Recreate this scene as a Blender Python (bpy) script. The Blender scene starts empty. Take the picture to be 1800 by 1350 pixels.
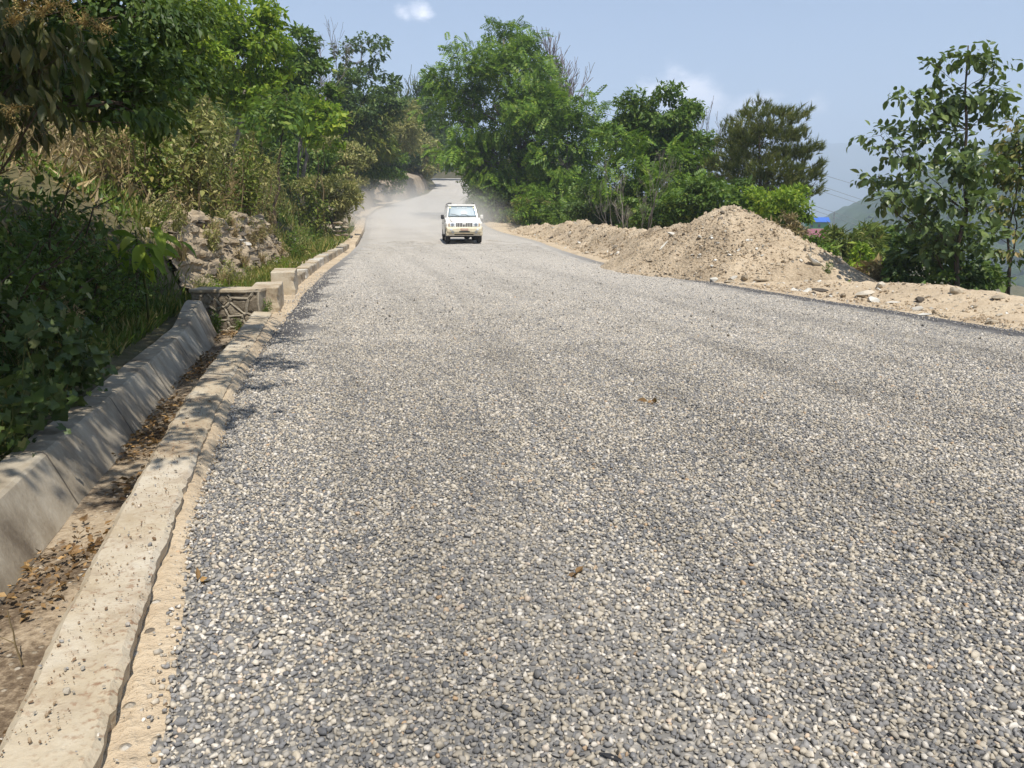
import bpy, bmesh, math
import numpy as np
from mathutils import Vector, Matrix, Euler

# ------------------------------------------------------------------ camera, sky, sun, exposure
SC = bpy.context.scene
COL = SC.collection
FPX, CAMH, HORIZ = 1350.0, 1.45, 378.0
PITCH = math.atan((675 - HORIZ) / FPX)
cam_d = bpy.data.cameras.new('camera'); cam = bpy.data.objects.new('camera', cam_d); COL.objects.link(cam)
cam_d.sensor_fit = 'HORIZONTAL'; cam_d.sensor_width = 36; cam_d.lens = 36 * FPX / 1800
cam_d.clip_start = .05; cam_d.clip_end = 30000
cam.location = (0, 0, CAMH); cam.rotation_euler = (math.pi / 2 - PITCH, 0, 0)
SC.camera = cam
SUN_EL, SUN_AZ = math.radians(64), math.radians(21)          # behind the camera, a little to the right
SUN_DIR = Vector((math.sin(SUN_AZ) * math.cos(SUN_EL), -math.cos(SUN_AZ) * math.cos(SUN_EL), math.sin(SUN_EL)))
world = bpy.data.worlds.new('World'); SC.world = world; world.use_nodes = True
wn = world.node_tree; wn.nodes.clear()
def wnode(t, **k):
    n = wn.nodes.new(t)
    for a, b in k.items(): setattr(n, a, b)
    return n
def build_world():
    sky = wnode('ShaderNodeTexSky'); sky.sky_type = 'NISHITA'; sky.sun_disc = False
    sky.sun_elevation = SUN_EL; sky.sun_rotation = math.pi - SUN_AZ
    sky.air_density = 1.0; sky.dust_density = .7; sky.ozone_density = 1.6; sky.altitude = 900
    geo = wnode('ShaderNodeNewGeometry'); L = wn.links.new
    # a few soft fair-weather clouds: noise cut by patches in the direction of view
    neg = wnode('ShaderNodeVectorMath', operation='SCALE'); neg.inputs['Scale'].default_value = -1
    L(geo.outputs['Incoming'], neg.inputs[0])
    noi = wnode('ShaderNodeTexNoise'); noi.inputs['Scale'].default_value = 17; noi.inputs['Detail'].default_value = 9
    noi.inputs['Roughness'].default_value = .58
    mp = wnode('ShaderNodeMapping'); mp.inputs['Scale'].default_value = (1, 1, 1.9)
    L(neg.outputs[0], mp.inputs[0]); L(mp.outputs[0], noi.inputs['Vector'])
    blobs = [(1195, 165, .085, 1.15), (1150, 165, .05, .8), (1240, 180, .06, .9), (1335, 195, .07, 1.0), (1300, 205, .06, .8), (1425, 195, .05, .75), (738, 14, .034, .95), (710, 18, .03, .7),
             (2300, 90, .12, .9), (-500, -60, .12, .8), (2900, 150, .15, .9)]
    acc = None
    for (u, v, r, a) in blobs:
        dvec = (P(u, v, 1000.0) - Vector((0, 0, CAMH))).normalized()
        sub = wnode('ShaderNodeVectorMath', operation='SUBTRACT'); L(neg.outputs[0], sub.inputs[0]); sub.inputs[1].default_value = dvec
        sc_ = wnode('ShaderNodeVectorMath', operation='MULTIPLY'); L(sub.outputs[0], sc_.inputs[0]); sc_.inputs[1].default_value = (1, 1, 1.7)
        ln = wnode('ShaderNodeVectorMath', operation='LENGTH'); L(sc_.outputs[0], ln.inputs[0])
        mr = wnode('ShaderNodeMapRange', interpolation_type='SMOOTHSTEP')
        mr.inputs[1].default_value = 0; mr.inputs[2].default_value = r; mr.inputs[3].default_value = a; mr.inputs[4].default_value = 0
        L(ln.outputs['Value'], mr.inputs[0])
        if acc is None: acc = mr.outputs[0]
        else:
            ad = wnode('ShaderNodeMath', operation='MAXIMUM'); L(acc, ad.inputs[0]); L(mr.outputs[0], ad.inputs[1]); acc = ad.outputs[0]
    ad = wnode('ShaderNodeMath', operation='ADD'); n2 = wnode('ShaderNodeMath', operation='MULTIPLY'); L(noi.outputs['Fac'], n2.inputs[0]); n2.inputs[1].default_value = 2.2
    L(acc, ad.inputs[0]); L(n2.outputs[0], ad.inputs[1])
    mr = wnode('ShaderNodeMapRange', interpolation_type='SMOOTHSTEP')
    mr.inputs[1].default_value = 1.45; mr.inputs[2].default_value = 2.3; mr.inputs[3].default_value = 0; mr.inputs[4].default_value = .92
    L(ad.outputs[0], mr.inputs[0])
    mix = wnode('ShaderNodeMix', data_type='RGBA'); L(mr.outputs[0], mix.inputs[0]); L(sky.outputs[0], mix.inputs[6])
    mix.inputs[7].default_value = (17.5, 16.6, 16.9, 1)
    bg = wnode('ShaderNodeBackground'); bg.inputs['Strength'].default_value = .099
    L(mix.outputs[2], bg.inputs['Color'])
    out = wnode('ShaderNodeOutputWorld'); L(bg.outputs[0], out.inputs['Surface'])
def P(u, v, y):
    """photo pixel (1800 x 1350) and distance ahead y -> world point"""
    a, b = u - 900.0, v - 675.0
    hor = FPX * math.cos(PITCH) - b * math.sin(PITCH); dn = FPX * math.sin(PITCH) + b * math.cos(PITCH)
    t = y / hor
    return Vector((a * t, y, CAMH - dn * t))
def proj(X):
    X = np.asarray(X, float); c, s = math.cos(PITCH), math.sin(PITCH)
    dx, dy, dz = X[:, 0], X[:, 1], X[:, 2] - CAMH
    fw = dy * c - dz * s; up = dy * s + dz * c
    fw = np.where(fw < .05, .05, fw)
    return 900 + FPX * dx / fw, 675 - FPX * up / fw, fw
build_world()
sun_d = bpy.data.lights.new('sun', 'SUN'); sun_d.energy = 4.8; sun_d.angle = math.radians(.53); sun_d.color = (1, .955, .88)
sun = bpy.data.objects.new('sun', sun_d); COL.objects.link(sun)
sun.rotation_euler = SUN_DIR.to_track_quat('Z', 'Y').to_euler(); sun.location = (0, -10, 30)
SC.view_settings.view_transform = 'Standard'; SC.view_settings.look = 'None'
SC.view_settings.exposure = 0.53; SC.view_settings.gamma = 1
SC.render.engine = 'CYCLES'
cy = SC.cycles
cy.max_bounces = 6; cy.diffuse_bounces = 3; cy.glossy_bounces = 2; cy.transmission_bounces = 3; cy.transparent_max_bounces = 6
cy.volume_bounces = 2; cy.caustics_reflective = False; cy.caustics_refractive = False
cy.sample_clamp_indirect = 6
cy.use_denoising = True
try: cy.denoiser = 'OPENIMAGEDENOISE'; cy.denoising_input_passes = 'RGB_ALBEDO_NORMAL'
except Exception: pass

RNG = np.random.default_rng(11)
def rs(seed): return np.random.default_rng(seed)

# ------------------------------------------------------------------ numpy noise
def _h(ix, iy, iz, seed):
    n = (ix.astype(np.int64) * 374761393 + iy.astype(np.int64) * 668265263 + iz.astype(np.int64) * 2147483647 + seed * 1274126177) & 0xFFFFFFFF
    n = ((n ^ (n >> 13)) * 1274126177) & 0xFFFFFFFF
    n = ((n ^ (n >> 16)) * 668265263) & 0xFFFFFFFF
    return ((n ^ (n >> 15)) & 0xFFFFFF) / float(0xFFFFFF)
def vnoise(x, y, z=None, seed=0):
    x = np.asarray(x, float); y = np.asarray(y, float); z = np.zeros_like(x) if z is None else np.asarray(z, float)
    ix, iy, iz = np.floor(x), np.floor(y), np.floor(z)
    fx, fy, fz = x - ix, y - iy, z - iz
    fx, fy, fz = [f * f * (3 - 2 * f) for f in (fx, fy, fz)]
    r = 0
    for a in (0, 1):
        for b in (0, 1):
            for c in (0, 1):
                w = (fx if a else 1 - fx) * (fy if b else 1 - fy) * (fz if c else 1 - fz)
                r = r + w * _h(ix + a, iy + b, iz + c, seed)
    return r
def fbm(x, y, z=None, oct=4, seed=0, gain=.5):
    r, a, t, s = 0, 1., 0, 1.
    for i in range(oct):
        r = r + a * vnoise(np.asarray(x) * s, np.asarray(y) * s, None if z is None else np.asarray(z) * s, seed + i * 17); t += a; a *= gain; s *= 2.03
    return r / t - .5

# ------------------------------------------------------------------ mesh building
def mesh_np(name, V, polys, smooth=False, uv=None):
    """polys: list of (n,k) int arrays"""
    V = np.ascontiguousarray(V, dtype=np.float32)
    me = bpy.data.meshes.new(name)
    polys = [np.asarray(p, dtype=np.int32) for p in polys if len(p)]
    nl = sum(p.size for p in polys); npol = sum(len(p) for p in polys)
    me.vertices.add(len(V)); me.vertices.foreach_set('co', V.ravel())
    me.loops.add(nl); me.polygons.add(npol)
    li = np.concatenate([p.ravel() for p in polys])
    ks = np.concatenate([np.full(len(p), p.shape[1], dtype=np.int32) for p in polys])
    ls = np.concatenate([[0], np.cumsum(ks)[:-1]]).astype(np.int32)
    me.loops.foreach_set('vertex_index', li)
    me.polygons.foreach_set('loop_start', ls)
    me.polygons.foreach_set('loop_total', ks)
    me.polygons.foreach_set('use_smooth', np.full(npol, smooth, dtype=bool))
    if uv is not None:
        l = me.uv_layers.new(name='UVMap'); l.data.foreach_set('uv', np.asarray(uv, dtype=np.float32)[li].ravel())
    me.update(calc_edges=True); me.validate()
    return me
def link(name, me, mat=None, parent=None, loc=None):
    o = bpy.data.objects.new(name, me)
    if mat is not None and me is not None and len(me.materials) == 0: me.materials.append(mat)
    COL.objects.link(o)
    if parent is not None: o.parent = parent
    if loc is not None: o.location = loc
    return o
def thing(name, label, cat, loc=(0, 0, 0), rotz=0, group=None):
    o = bpy.data.objects.new(name, None); COL.objects.link(o); o.location = loc; o.rotation_euler = (0, 0, rotz)
    o.empty_display_size = .2
    return tag(o, label, cat, group)
def tag(o, label, cat, group=None):
    o['label'] = label; o['category'] = cat
    if group: o['group'] = group
    return o
def structure(o): o['kind'] = 'structure'; return o
def stuff(o, label, cat=None):
    o['kind'] = 'stuff'; o['label'] = label
    if cat: o['category'] = cat
    return o
class MB:
    def __init__(s): s.V = []; s.F = {}; s.n = 0
    def add(s, V, *polys):
        V = np.asarray(V, float)
        for p in polys:
            p = np.asarray(p, dtype=np.int64)
            if p.size: s.F.setdefault(p.shape[1], []).append(p + s.n)
        s.V.append(V); s.n += len(V)
    def mesh(s, name, smooth=False):
        return mesh_np(name, np.concatenate(s.V), [np.concatenate(f) for f in s.F.values()], smooth)
    def box(s, c, size, rotz=0):
        x, y, z = [q / 2 for q in size]
        v = np.array([(-x, -y, -z), (x, -y, -z), (x, y, -z), (-x, y, -z), (-x, -y, z), (x, -y, z), (x, y, z), (-x, y, z)])
        ca, sa = math.cos(rotz), math.sin(rotz)
        v = v @ np.array([(ca, sa, 0), (-sa, ca, 0), (0, 0, 1)]) + np.asarray(c)
        s.add(v, [(0, 3, 2, 1), (4, 5, 6, 7), (0, 1, 5, 4), (1, 2, 6, 5), (2, 3, 7, 6), (3, 0, 4, 7)])
    def tube(s, pts, rad, k=5, cap=True):
        pts = np.asarray(pts, float); n = len(pts); rad = np.broadcast_to(np.asarray(rad, float), (n,))
        t = np.gradient(pts, axis=0); t /= np.linalg.norm(t, axis=1, keepdims=True) + 1e-9
        ref = np.array((0, 0, 1.)) if abs(t[0, 2]) < .9 else np.array((1., 0, 0))
        a = np.cross(t, ref); a /= np.linalg.norm(a, axis=1, keepdims=True) + 1e-9
        b = np.cross(t, a)
        th = np.arange(k) * 2 * math.pi / k
        V = (pts[:, None, :] + rad[:, None, None] * (np.cos(th)[None, :, None] * a[:, None, :] + np.sin(th)[None, :, None] * b[:, None, :])).reshape(-1, 3)
        i = np.arange(n - 1)[:, None] * k; j = np.arange(k)[None, :]; j2 = (j + 1) % k
        q = np.stack([i + j, i + j2, i + k + j2, i + k + j], -1).reshape(-1, 4)
        if cap and k == 4: s.add(V, np.concatenate([q, [[3, 2, 1, 0]], [[(n - 1) * k + m for m in range(4)]]]))
        elif cap: s.add(V, q, [list(range(k - 1, -1, -1)), [(n - 1) * k + m for m in range(k)]])
        else: s.add(V, q)
def grid_faces(nu, nv):
    i = np.arange(nu - 1)[:, None] * nv; j = np.arange(nv - 1)[None, :]
    return np.stack([i + j, i + nv + j, i + nv + j + 1, i + j + 1], -1).reshape(-1, 4)
def grid_mesh(name, X, Y, Z, smooth=True, uv=None):
    nu, nv = X.shape
    V = np.stack([X, Y, Z], -1).reshape(-1, 3)
    return mesh_np(name, V, [grid_faces(nu, nv)], smooth, None if uv is None else np.stack(uv, -1).reshape(-1, 2))

# ------------------------------------------------------------------ materials
class NT:
    def __init__(s, name):
        s.m = bpy.data.materials.new(name); s.m.use_nodes = True; s.t = s.m.node_tree; s.t.nodes.clear()
        s.out = s.n('ShaderNodeOutputMaterial')
    def n(s, t, **k):
        x = s.t.nodes.new(t)
        for a, b in k.items(): setattr(x, a, b)
        return x
    def l(s, a, b): s.t.links.new(a, b)
    def noise(s, scale, detail=4, rough=.55, coord=None, dist=0):
        x = s.n('ShaderNodeTexNoise'); x.inputs['Scale'].default_value = scale; x.inputs['Detail'].default_value = detail
        x.inputs['Roughness'].default_value = rough; x.inputs['Distortion'].default_value = dist
        if coord is not None: s.l(coord, x.inputs['Vector'])
        return x.outputs['Fac']
    def ramp(s, fac, stops, interp='LINEAR'):
        r = s.n('ShaderNodeValToRGB'); cr = r.color_ramp; cr.interpolation = interp
        while len(cr.elements) < len(stops): cr.elements.new(.5)
        for e, (p, c) in zip(cr.elements, stops):
            e.position = p; e.color = (c[0], c[1], c[2], 1) if not isinstance(c, (int, float)) else (c, c, c, 1)
        s.l(fac, r.inputs[0]); return r.outputs[0]
    def mix(s, fac, a, b, mode='MIX'):
        x = s.n('ShaderNodeMix', data_type='RGBA', blend_type=mode)
        for sock, v in ((x.inputs[0], fac), (x.inputs[6], a), (x.inputs[7], b)):
            if hasattr(v, 'is_linked') or isinstance(v, bpy.types.NodeSocket): s.l(v, sock)
            elif isinstance(v, (int, float)): sock.default_value = v if sock == x.inputs[0] else (v, v, v, 1)
            else: sock.default_value = (v[0], v[1], v[2], 1)
        return x.outputs[2]
    def math(s, op, a, b=0.):
        x = s.n('ShaderNodeMath', operation=op)
        for i, v in enumerate((a, b)):
            if isinstance(v, (int, float)): x.inputs[i].default_value = v
            else: s.l(v, x.inputs[i])
        return x.outputs[0]
    def mapr(s, v, a, b, c=0., d=1.):
        x = s.n('ShaderNodeMapRange'); x.clamp = True
        s.l(v, x.inputs[0])
        for i, q in enumerate((a, b, c, d)): x.inputs[i + 1].default_value = q
        return x.outputs[0]
    def bump(s, h, strength=.5, dist=.02, normal=None):
        b = s.n('ShaderNodeBump'); b.inputs['Strength'].default_value = strength; b.inputs['Distance'].default_value = dist
        s.l(h, b.inputs['Height'])
        if normal is not None: s.l(normal, b.inputs['Normal'])
        return b.outputs[0]
    def pbr(s, col, rough=.8, normal=None, spec=.3, metal=0, **k):
        p = s.n('ShaderNodeBsdfPrincipled')
        if isinstance(col, bpy.types.NodeSocket): s.l(col, p.inputs['Base Color'])
        else: p.inputs['Base Color'].default_value = (*col, 1)
        if isinstance(rough, bpy.types.NodeSocket): s.l(rough, p.inputs['Roughness'])
        else: p.inputs['Roughness'].default_value = rough
        p.inputs['Specular IOR Level'].default_value = spec; p.inputs['Metallic'].default_value = metal
        for a, b in k.items(): p.inputs[a].default_value = b
        if normal is not None: s.l(normal, p.inputs['Normal'])
        return p.outputs[0]
    def done(s, shader): s.l(shader, s.out.inputs['Surface']); return s.m
    def pos(s): return s.n('ShaderNodeNewGeometry').outputs['Position']
def soilmat(name, stops, scale=1.2, fine=26, rough=.95, bump=.6, bd=.03, pebble=None):
    m = NT(name); c = m.pos()
    a = m.noise(scale, 5, .62, c); b = m.noise(fine, 4, .65, c)
    f = m.math('ADD', m.math('MULTIPLY', a, .62), m.math('MULTIPLY', b, .38))
    col = m.ramp(f, stops)
    if pebble:
        v = m.n('ShaderNodeTexVoronoi'); v.inputs['Scale'].default_value = pebble; m.l(c, v.inputs['Vector'])
        rnd = m.n('ShaderNodeSeparateColor'); m.l(v.outputs['Color'], rnd.inputs[0])
        msk = m.math('MULTIPLY', m.mapr(v.outputs['Distance'], .32, .2), m.mapr(rnd.outputs[0], .55, .62))
        col = m.mix(msk, col, m.ramp(rnd.outputs[1], [(0, (.16, .13, .10)), (.5, (.36, .30, .22)), (1, (.55, .50, .42))]))
        b = m.math('ADD', b, m.math('MULTIPLY', msk, .5))
    return m.done(m.pbr(col, rough, m.bump(b, bump, bd), .15))
LEAF_GAIN = (1.6, 1.5, 1.1)
def leafmat(name, stops, trans=.32, rough=.5, spec=.35, tint=1.35):
    m = NT(name); g = m.n('ShaderNodeNewGeometry'); oi = m.n('ShaderNodeObjectInfo')
    r = m.math('FRACT', m.math('ADD', g.outputs['Random Per Island'], oi.outputs['Random']))
    stops = [(p_, tuple(min(.6, q * k_) for q, k_ in zip(c_, LEAF_GAIN))) for p_, c_ in stops]
    col = m.ramp(r, stops)
    pn = m.noise(.9, 3, .6, g.outputs['Position']); col = m.mix(1., col, m.ramp(pn, [(.3, (.64, .67, .66)), (.5, (1., 1., 1.)), (.72, (1.28, 1.22, 1.15))]), 'MULTIPLY')
    col2 = m.mix(.5, col, (tint * .10, tint * .16, tint * .015), 'MIX')
    p = m.pbr(col, rough, None, spec)
    t = m.n('ShaderNodeBsdfTranslucent'); m.l(col2, t.inputs['Color'])
    mx = m.n('ShaderNodeMixShader'); mx.inputs[0].default_value = trans
    m.l(p, mx.inputs[1]); m.l(t.outputs[0], mx.inputs[2])
    return m.done(mx.outputs[0])
def barkmat(name, a, b, scale=9):
    m = NT(name); c = m.pos()
    mp = m.n('ShaderNodeMapping'); mp.inputs['Scale'].default_value = (1, 1, .25); m.l(c, mp.inputs[0])
    f = m.noise(scale, 5, .65, mp.outputs[0])
    return m.done(m.pbr(m.ramp(f, [(.3, a), (.7, b)]), .9, m.bump(f, .6, .02), .1))
def paint(name, col, rough=.4, spec=.4, metal=0, dirt=None, coat=0):
    m = NT(name); c = m.n('ShaderNodeTexCoord').outputs['Object']
    f = m.noise(3.5, 6, .65, c)
    cc = m.mix(m.mapr(f, .42, .72), col, dirt if dirt else tuple(q * .82 for q in col))
    return m.done(m.pbr(cc, m.mapr(f, .3, .7, rough, min(1, rough + .18)), None, spec, metal, **({'Coat Weight': coat} if coat else {})))

M = {}
SAND = [(.30, (.25, .185, .12)), (.43, (.45, .35, .235)), (.55, (.54, .43, .295)), (.75, (.64, .535, .385))]
M['sand'] = soilmat('pale_sandy_soil', SAND, 1.1, 22, bump=.8, bd=.04, pebble=15)
M['mound'] = soilmat('excavated_earth', [(.33, (.22, .16, .10)), (.43, (.43, .335, .225)), (.53, (.60, .475, .325)), (.68, (.70, .575, .415))], .8, 17, bump=1.0, bd=.09, pebble=11)
M['bank'] = soilmat('bank_soil', [(.25, (.05, .045, .025)), (.42, (.085, .085, .035)), (.55, (.13, .11, .06)), (.7, (.19, .155, .095))], .5, 7, bump=.8, bd=.05)
M['bankcut'] = soilmat('eroded_cut', [(.3, (.13, .10, .07)), (.48, (.26, .205, .145)), (.62, (.36, .29, .205)), (.8, (.20, .17, .10))], .5, 5, bump=.9, bd=.1)
M['forest_floor'] = soilmat('forest_floor', [(.3, (.03, .036, .016)), (.55, (.055, .065, .025)), (.75, (.085, .08, .04))], .3, 5)
M['litter'] = soilmat('drain_dirt', [(.36, (.075, .052, .034)), (.46, (.17, .125, .082)), (.54, (.36, .28, .19)), (.66, (.50, .41, .29))], 1.7, 34, pebble=24)

def concrete_mat():
    m = NT('dusty_concrete'); c = m.pos()
    a = m.noise(2.2, 6, .62, c); b = m.noise(38, 4, .6, c)
    col = m.ramp(a, [(.28, (.33, .255, .165)), (.5, (.46, .38, .265)), (.72, (.54, .475, .365))])
    col = m.mix(m.mapr(m.noise(.9, 5, .7, c), .50, .68, 0, .55), col, (.60, .55, .46)); col = m.mix(m.mapr(m.noise(3.3, 5, .7, c), .54, .70, 0, .6), col, (.27, .19, .12))
    grit = m.mapr(b, .54, .66); patch = m.mapr(m.noise(1.3, 3, .5, c), .42, .6)
    col = m.mix(m.math('MULTIPLY', grit, patch), col, (.27, .165, .10))
    v = m.n('ShaderNodeTexVoronoi'); v.inputs['Scale'].default_value = 26; m.l(c, v.inputs['Vector'])
    pit = m.mapr(v.outputs['Distance'], .1, .22)
    h = m.math('ADD', b, m.math('MULTIPLY', pit, .35))
    return m.done(m.pbr(col, .93, m.bump(h, .45, .014), .2))
M['concrete'] = concrete_mat()
def concrete_wall_mat():
    m = NT('grey_drain_concrete'); c = m.pos()
    a = m.noise(1.6, 5, .6, c); b = m.noise(30, 4, .6, c)
    mp = m.n('ShaderNodeMapping'); mp.inputs['Scale'].default_value = (5, 5, .7); m.l(c, mp.inputs[0])
    st = m.noise(1, 6, .68, mp.outputs[0])
    col = m.ramp(m.math('ADD', m.math('MULTIPLY', a, .6), m.math('MULTIPLY', st, .4)), [(.36, (.17, .135, .095)), (.47, (.30, .25, .18)), (.55, (.40, .345, .26)), (.66, (.48, .425, .33))])
    sy = m.n('ShaderNodeSeparateXYZ'); m.l(c, sy.inputs[0]); fr = m.math('FRACT', m.math('ADD', m.math('DIVIDE', sy.outputs[1], 1.42), m.math('MULTIPLY', m.noise(4, 2, .5, c), .012)))
    jt = m.math('MULTIPLY', m.mapr(fr, .0, .006), m.mapr(fr, .018, .011)); col = m.mix(m.math('MULTIPLY', jt, .75), col, (.06, .05, .04))       # casting joints
    return m.done(m.pbr(col, .92, m.bump(m.math('SUBTRACT', b, jt), .4, .01), .2))
M['concrete_wall'] = concrete_wall_mat()
def stonemat(name, stops, bump=.5, scale=3.0):
    m = NT(name); c = m.pos(); g = m.n('ShaderNodeNewGeometry'); oi = m.n('ShaderNodeObjectInfo')
    r = m.math('FRACT', m.math('ADD', g.outputs['Random Per Island'], oi.outputs['Random']))
    f = m.noise(scale, 6, .65, c); f2 = m.noise(scale * 9, 4, .6, c)
    col = m.ramp(r, stops)
    col = m.mix(.75, col, m.ramp(f, [(.3, .45), (.6, 1.)]), 'MULTIPLY')
    return m.done(m.pbr(col, .88, m.bump(m.math('ADD', f, f2), bump, .02), .2))
M['shale'] = stonemat('weathered_shale', [(0, (.12, .10, .078)), (.35, (.20, .165, .12)), (.6, (.31, .245, .165)), (.85, (.46, .365, .245)), (1, (.20, .17, .13))], 1.0)
M['rubble'] = stonemat('pale_rubble', [(0, (.30, .24, .165)), (.4, (.45, .38, .28)), (.7, (.56, .50, .40)), (.9, (.64, .60, .52)), (1, (.20, .17, .13))])
M['white_rock'] = stonemat('white_rock', [(0, (.62, .59, .51)), (1, (.72, .69, .62))], .4)
M['darkrock'] = stonemat('dark_rock', [(0, (.10, .085, .07)), (1, (.20, .165, .125))], .6)
M['crumb'] = stonemat('dirt_crumb', [(0, (.16, .10, .06)), (.5, (.30, .20, .12)), (1, (.45, .35, .23))])
M['headstone'] = stonemat('wall_stone', [(0, (.22, .18, .13)), (.5, (.32, .265, .19)), (1, (.42, .36, .27))], .8, 6)
M['mortar'] = stonemat('raised_mortar', [(0, (.33, .285, .215)), (1, (.40, .345, .26))], .4, 8)

def tracks(m, c):
    # bands running along the road where wheels have pressed or swept the chippings
    rot = m.n('ShaderNodeMapping'); rot.inputs['Rotation'].default_value = (0, 0, -.20); m.l(c, rot.inputs[0])
    mp = m.n('ShaderNodeMapping'); mp.inputs['Scale'].default_value = (1.5, .075, 1); m.l(rot.outputs[0], mp.inputs[0])
    base = m.math('ADD', m.math('MULTIPLY', m.noise(1, 3, .55, mp.outputs[0], .3), .75), m.math('MULTIPLY', m.noise(1.1, 4, .6, c), .25))
    dp = m.n('ShaderNodeVectorMath', operation='DOT_PRODUCT'); m.l(c, dp.inputs[0]); dp.inputs[1].default_value = (1, .235, 0)
    a = m.math('ADD', dp.outputs['Value'], m.math('MULTIPLY', m.math('SUBTRACT', m.noise(.16, 2, .5, c), .5), .9)); brk = m.mapr(m.noise(.7, 4, .6, c), .34, .58)
    for a0, w, k in ((2.62, .20, .13), (1.15, .24, .07), (4.25, .26, .08), (5.7, .25, .06)):
        t = m.math('DIVIDE', m.math('SUBTRACT', a, a0), w); g_ = m.math('POWER', 2.718, m.math('MULTIPLY', m.math('MULTIPLY', t, t), -1.))
        base = m.math('SUBTRACT', base, m.math('MULTIPLY', m.math('MULTIPLY', g_, brk), k))
    return base
def gravel_mat():
    m = NT('road_chippings'); g = m.n('ShaderNodeNewGeometry'); oi = m.n('ShaderNodeObjectInfo')
    r = m.math('FRACT', m.math('ADD', g.outputs['Random Per Island'], oi.outputs['Random']))
    col = m.ramp(r, GRAVEL)
    f = m.noise(55, 3, .6, g.outputs['Position'])
    col = m.mix(.8, col, m.ramp(f, [(.3, .68), (.65, 1.08)]), 'MULTIPLY')
    d = m.noise(.55, 4, .6, g.outputs['Position'])
    col = m.mix(m.mapr(d, .45, .75, 0, .3), col, (.40, .36, .30))
    col = m.mix(1., col, m.ramp(tracks(m, g.outputs['Position']), [(.36, .72), (.52, 1.), (.7, 1.08)]), 'MULTIPLY')
    sy = m.n('ShaderNodeSeparateXYZ'); m.l(g.outputs['Position'], sy.inputs[0])
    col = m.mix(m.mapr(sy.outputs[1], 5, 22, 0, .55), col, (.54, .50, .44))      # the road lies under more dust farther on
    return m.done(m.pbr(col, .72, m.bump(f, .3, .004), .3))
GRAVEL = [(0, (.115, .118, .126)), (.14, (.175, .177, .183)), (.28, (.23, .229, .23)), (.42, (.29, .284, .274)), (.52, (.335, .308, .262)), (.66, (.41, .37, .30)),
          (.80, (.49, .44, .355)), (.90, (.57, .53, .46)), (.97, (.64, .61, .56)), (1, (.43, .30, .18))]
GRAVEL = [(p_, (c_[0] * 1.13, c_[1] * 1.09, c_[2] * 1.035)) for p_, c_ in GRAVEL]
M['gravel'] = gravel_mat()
def road_mat():
    m = NT('chip_sealed_road'); g = m.n('ShaderNodeNewGeometry'); c = g.outputs['Position']
    uvn = m.n('ShaderNodeUVMap'); uvn.uv_map = 'UVMap'; sp = m.n('ShaderNodeSeparateXYZ'); m.l(uvn.outputs[0], sp.inputs[0])
    v = m.n('ShaderNodeTexVoronoi'); v.inputs['Scale'].default_value = 46; m.l(c, v.inputs['Vector'])
    sc_ = m.n('ShaderNodeSeparateColor'); m.l(v.outputs['Color'], sc_.inputs[0])
    col = m.ramp(sc_.outputs[0], GRAVEL)
    col = m.mix(m.mapr(v.outputs['Distance'], .35, .62), col, (.07, .068, .066))
    big = m.noise(.35, 5, .6, c)
    # streaks along the road
    mp = m.n('ShaderNodeMapping'); mp.inputs['Scale'].default_value = (1.15, .06, 1); m.l(uvn.outputs[0], mp.inputs[0])
    st = m.noise(1, 4, .55, mp.outputs[0])
    col = m.mix(m.mapr(m.math('ADD', m.math('MULTIPLY', big, .5), m.math('MULTIPLY', st, .5)),   .44, .62, .15, .6), col, (.47, .43, .37))
    col = m.mix(m.mapr(st, .40, .30, 0, .3), col, (.14, .14, .145))
    # bare bitumen at both edges, dusty soil right at the lip
    wob = m.math('MULTIPLY', m.math('SUBTRACT', m.noise(2.6, 6, .68, c), .5), .85)
    el = m.math('ADD', sp.outputs[0], wob)
    er = m.math('ADD', m.math('SUBTRACT', 9.0, sp.outputs[0]), wob)
    e = m.math('MINIMUM', el, er)
    nearf = m.math('MULTIPLY', m.mapr(sp.outputs[1], 5.5, 9.5, 0, 1), m.mapr(sp.outputs[1], 90, 50, 0, 1))
    col = m.mix(m.mapr(sp.outputs[1], 12, 9, 0, .45), col, (.16, .156, .148))      # bitumen between near chippings, darkened to paint in the gap shade
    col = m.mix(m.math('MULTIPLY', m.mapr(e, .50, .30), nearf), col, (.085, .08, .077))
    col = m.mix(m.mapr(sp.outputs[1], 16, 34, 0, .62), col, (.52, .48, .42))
    h = m.math('ADD', v.outputs['Distance'], 0)
    return m.done(m.pbr(col, .82, m.bump(h, .5, .012), .25))
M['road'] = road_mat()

# leaf palettes (base colours as real leaves)
M['lf_bright'] = leafmat('bright_green_leaf', [(0, (.09, .16, .018)), (.5, (.15, .245, .028)), (.85, (.24, .33, .04)), (1, (.34, .38, .07))], .5)
M['lf_mid'] = leafmat('mid_green_leaf', [(0, (.04, .082, .016)), (.5, (.07, .13, .023)), (.85, (.11, .175, .032)), (1, (.16, .20, .05))], .34)
M['lf_pin'] = leafmat('compound_green_leaf', [(0, (.045, .10, .015)), (.5, (.085, .16, .022)), (.85, (.13, .215, .03)), (1, (.20, .26, .05))], .38)
M['lf_dark'] = leafmat('dark_green_leaf', [(0, (.028, .058, .015)), (.5, (.05, .09, .022)), (.9, (.078, .125, .03)), (1, (.11, .14, .045))], .28)
M['lf_gloss'] = leafmat('glossy_dark_leaf', [(0, (.048, .08, .03)), (.6, (.08, .12, .044)), (1, (.12, .165, .06))], .28, .38, .5)
M['lf_olive'] = leafmat('olive_leaf', [(0, (.12, .135, .055)), (.5, (.195, .205, .09)), (.85, (.26, .26, .13)), (1, (.33, .29, .18))], .34)
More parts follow.
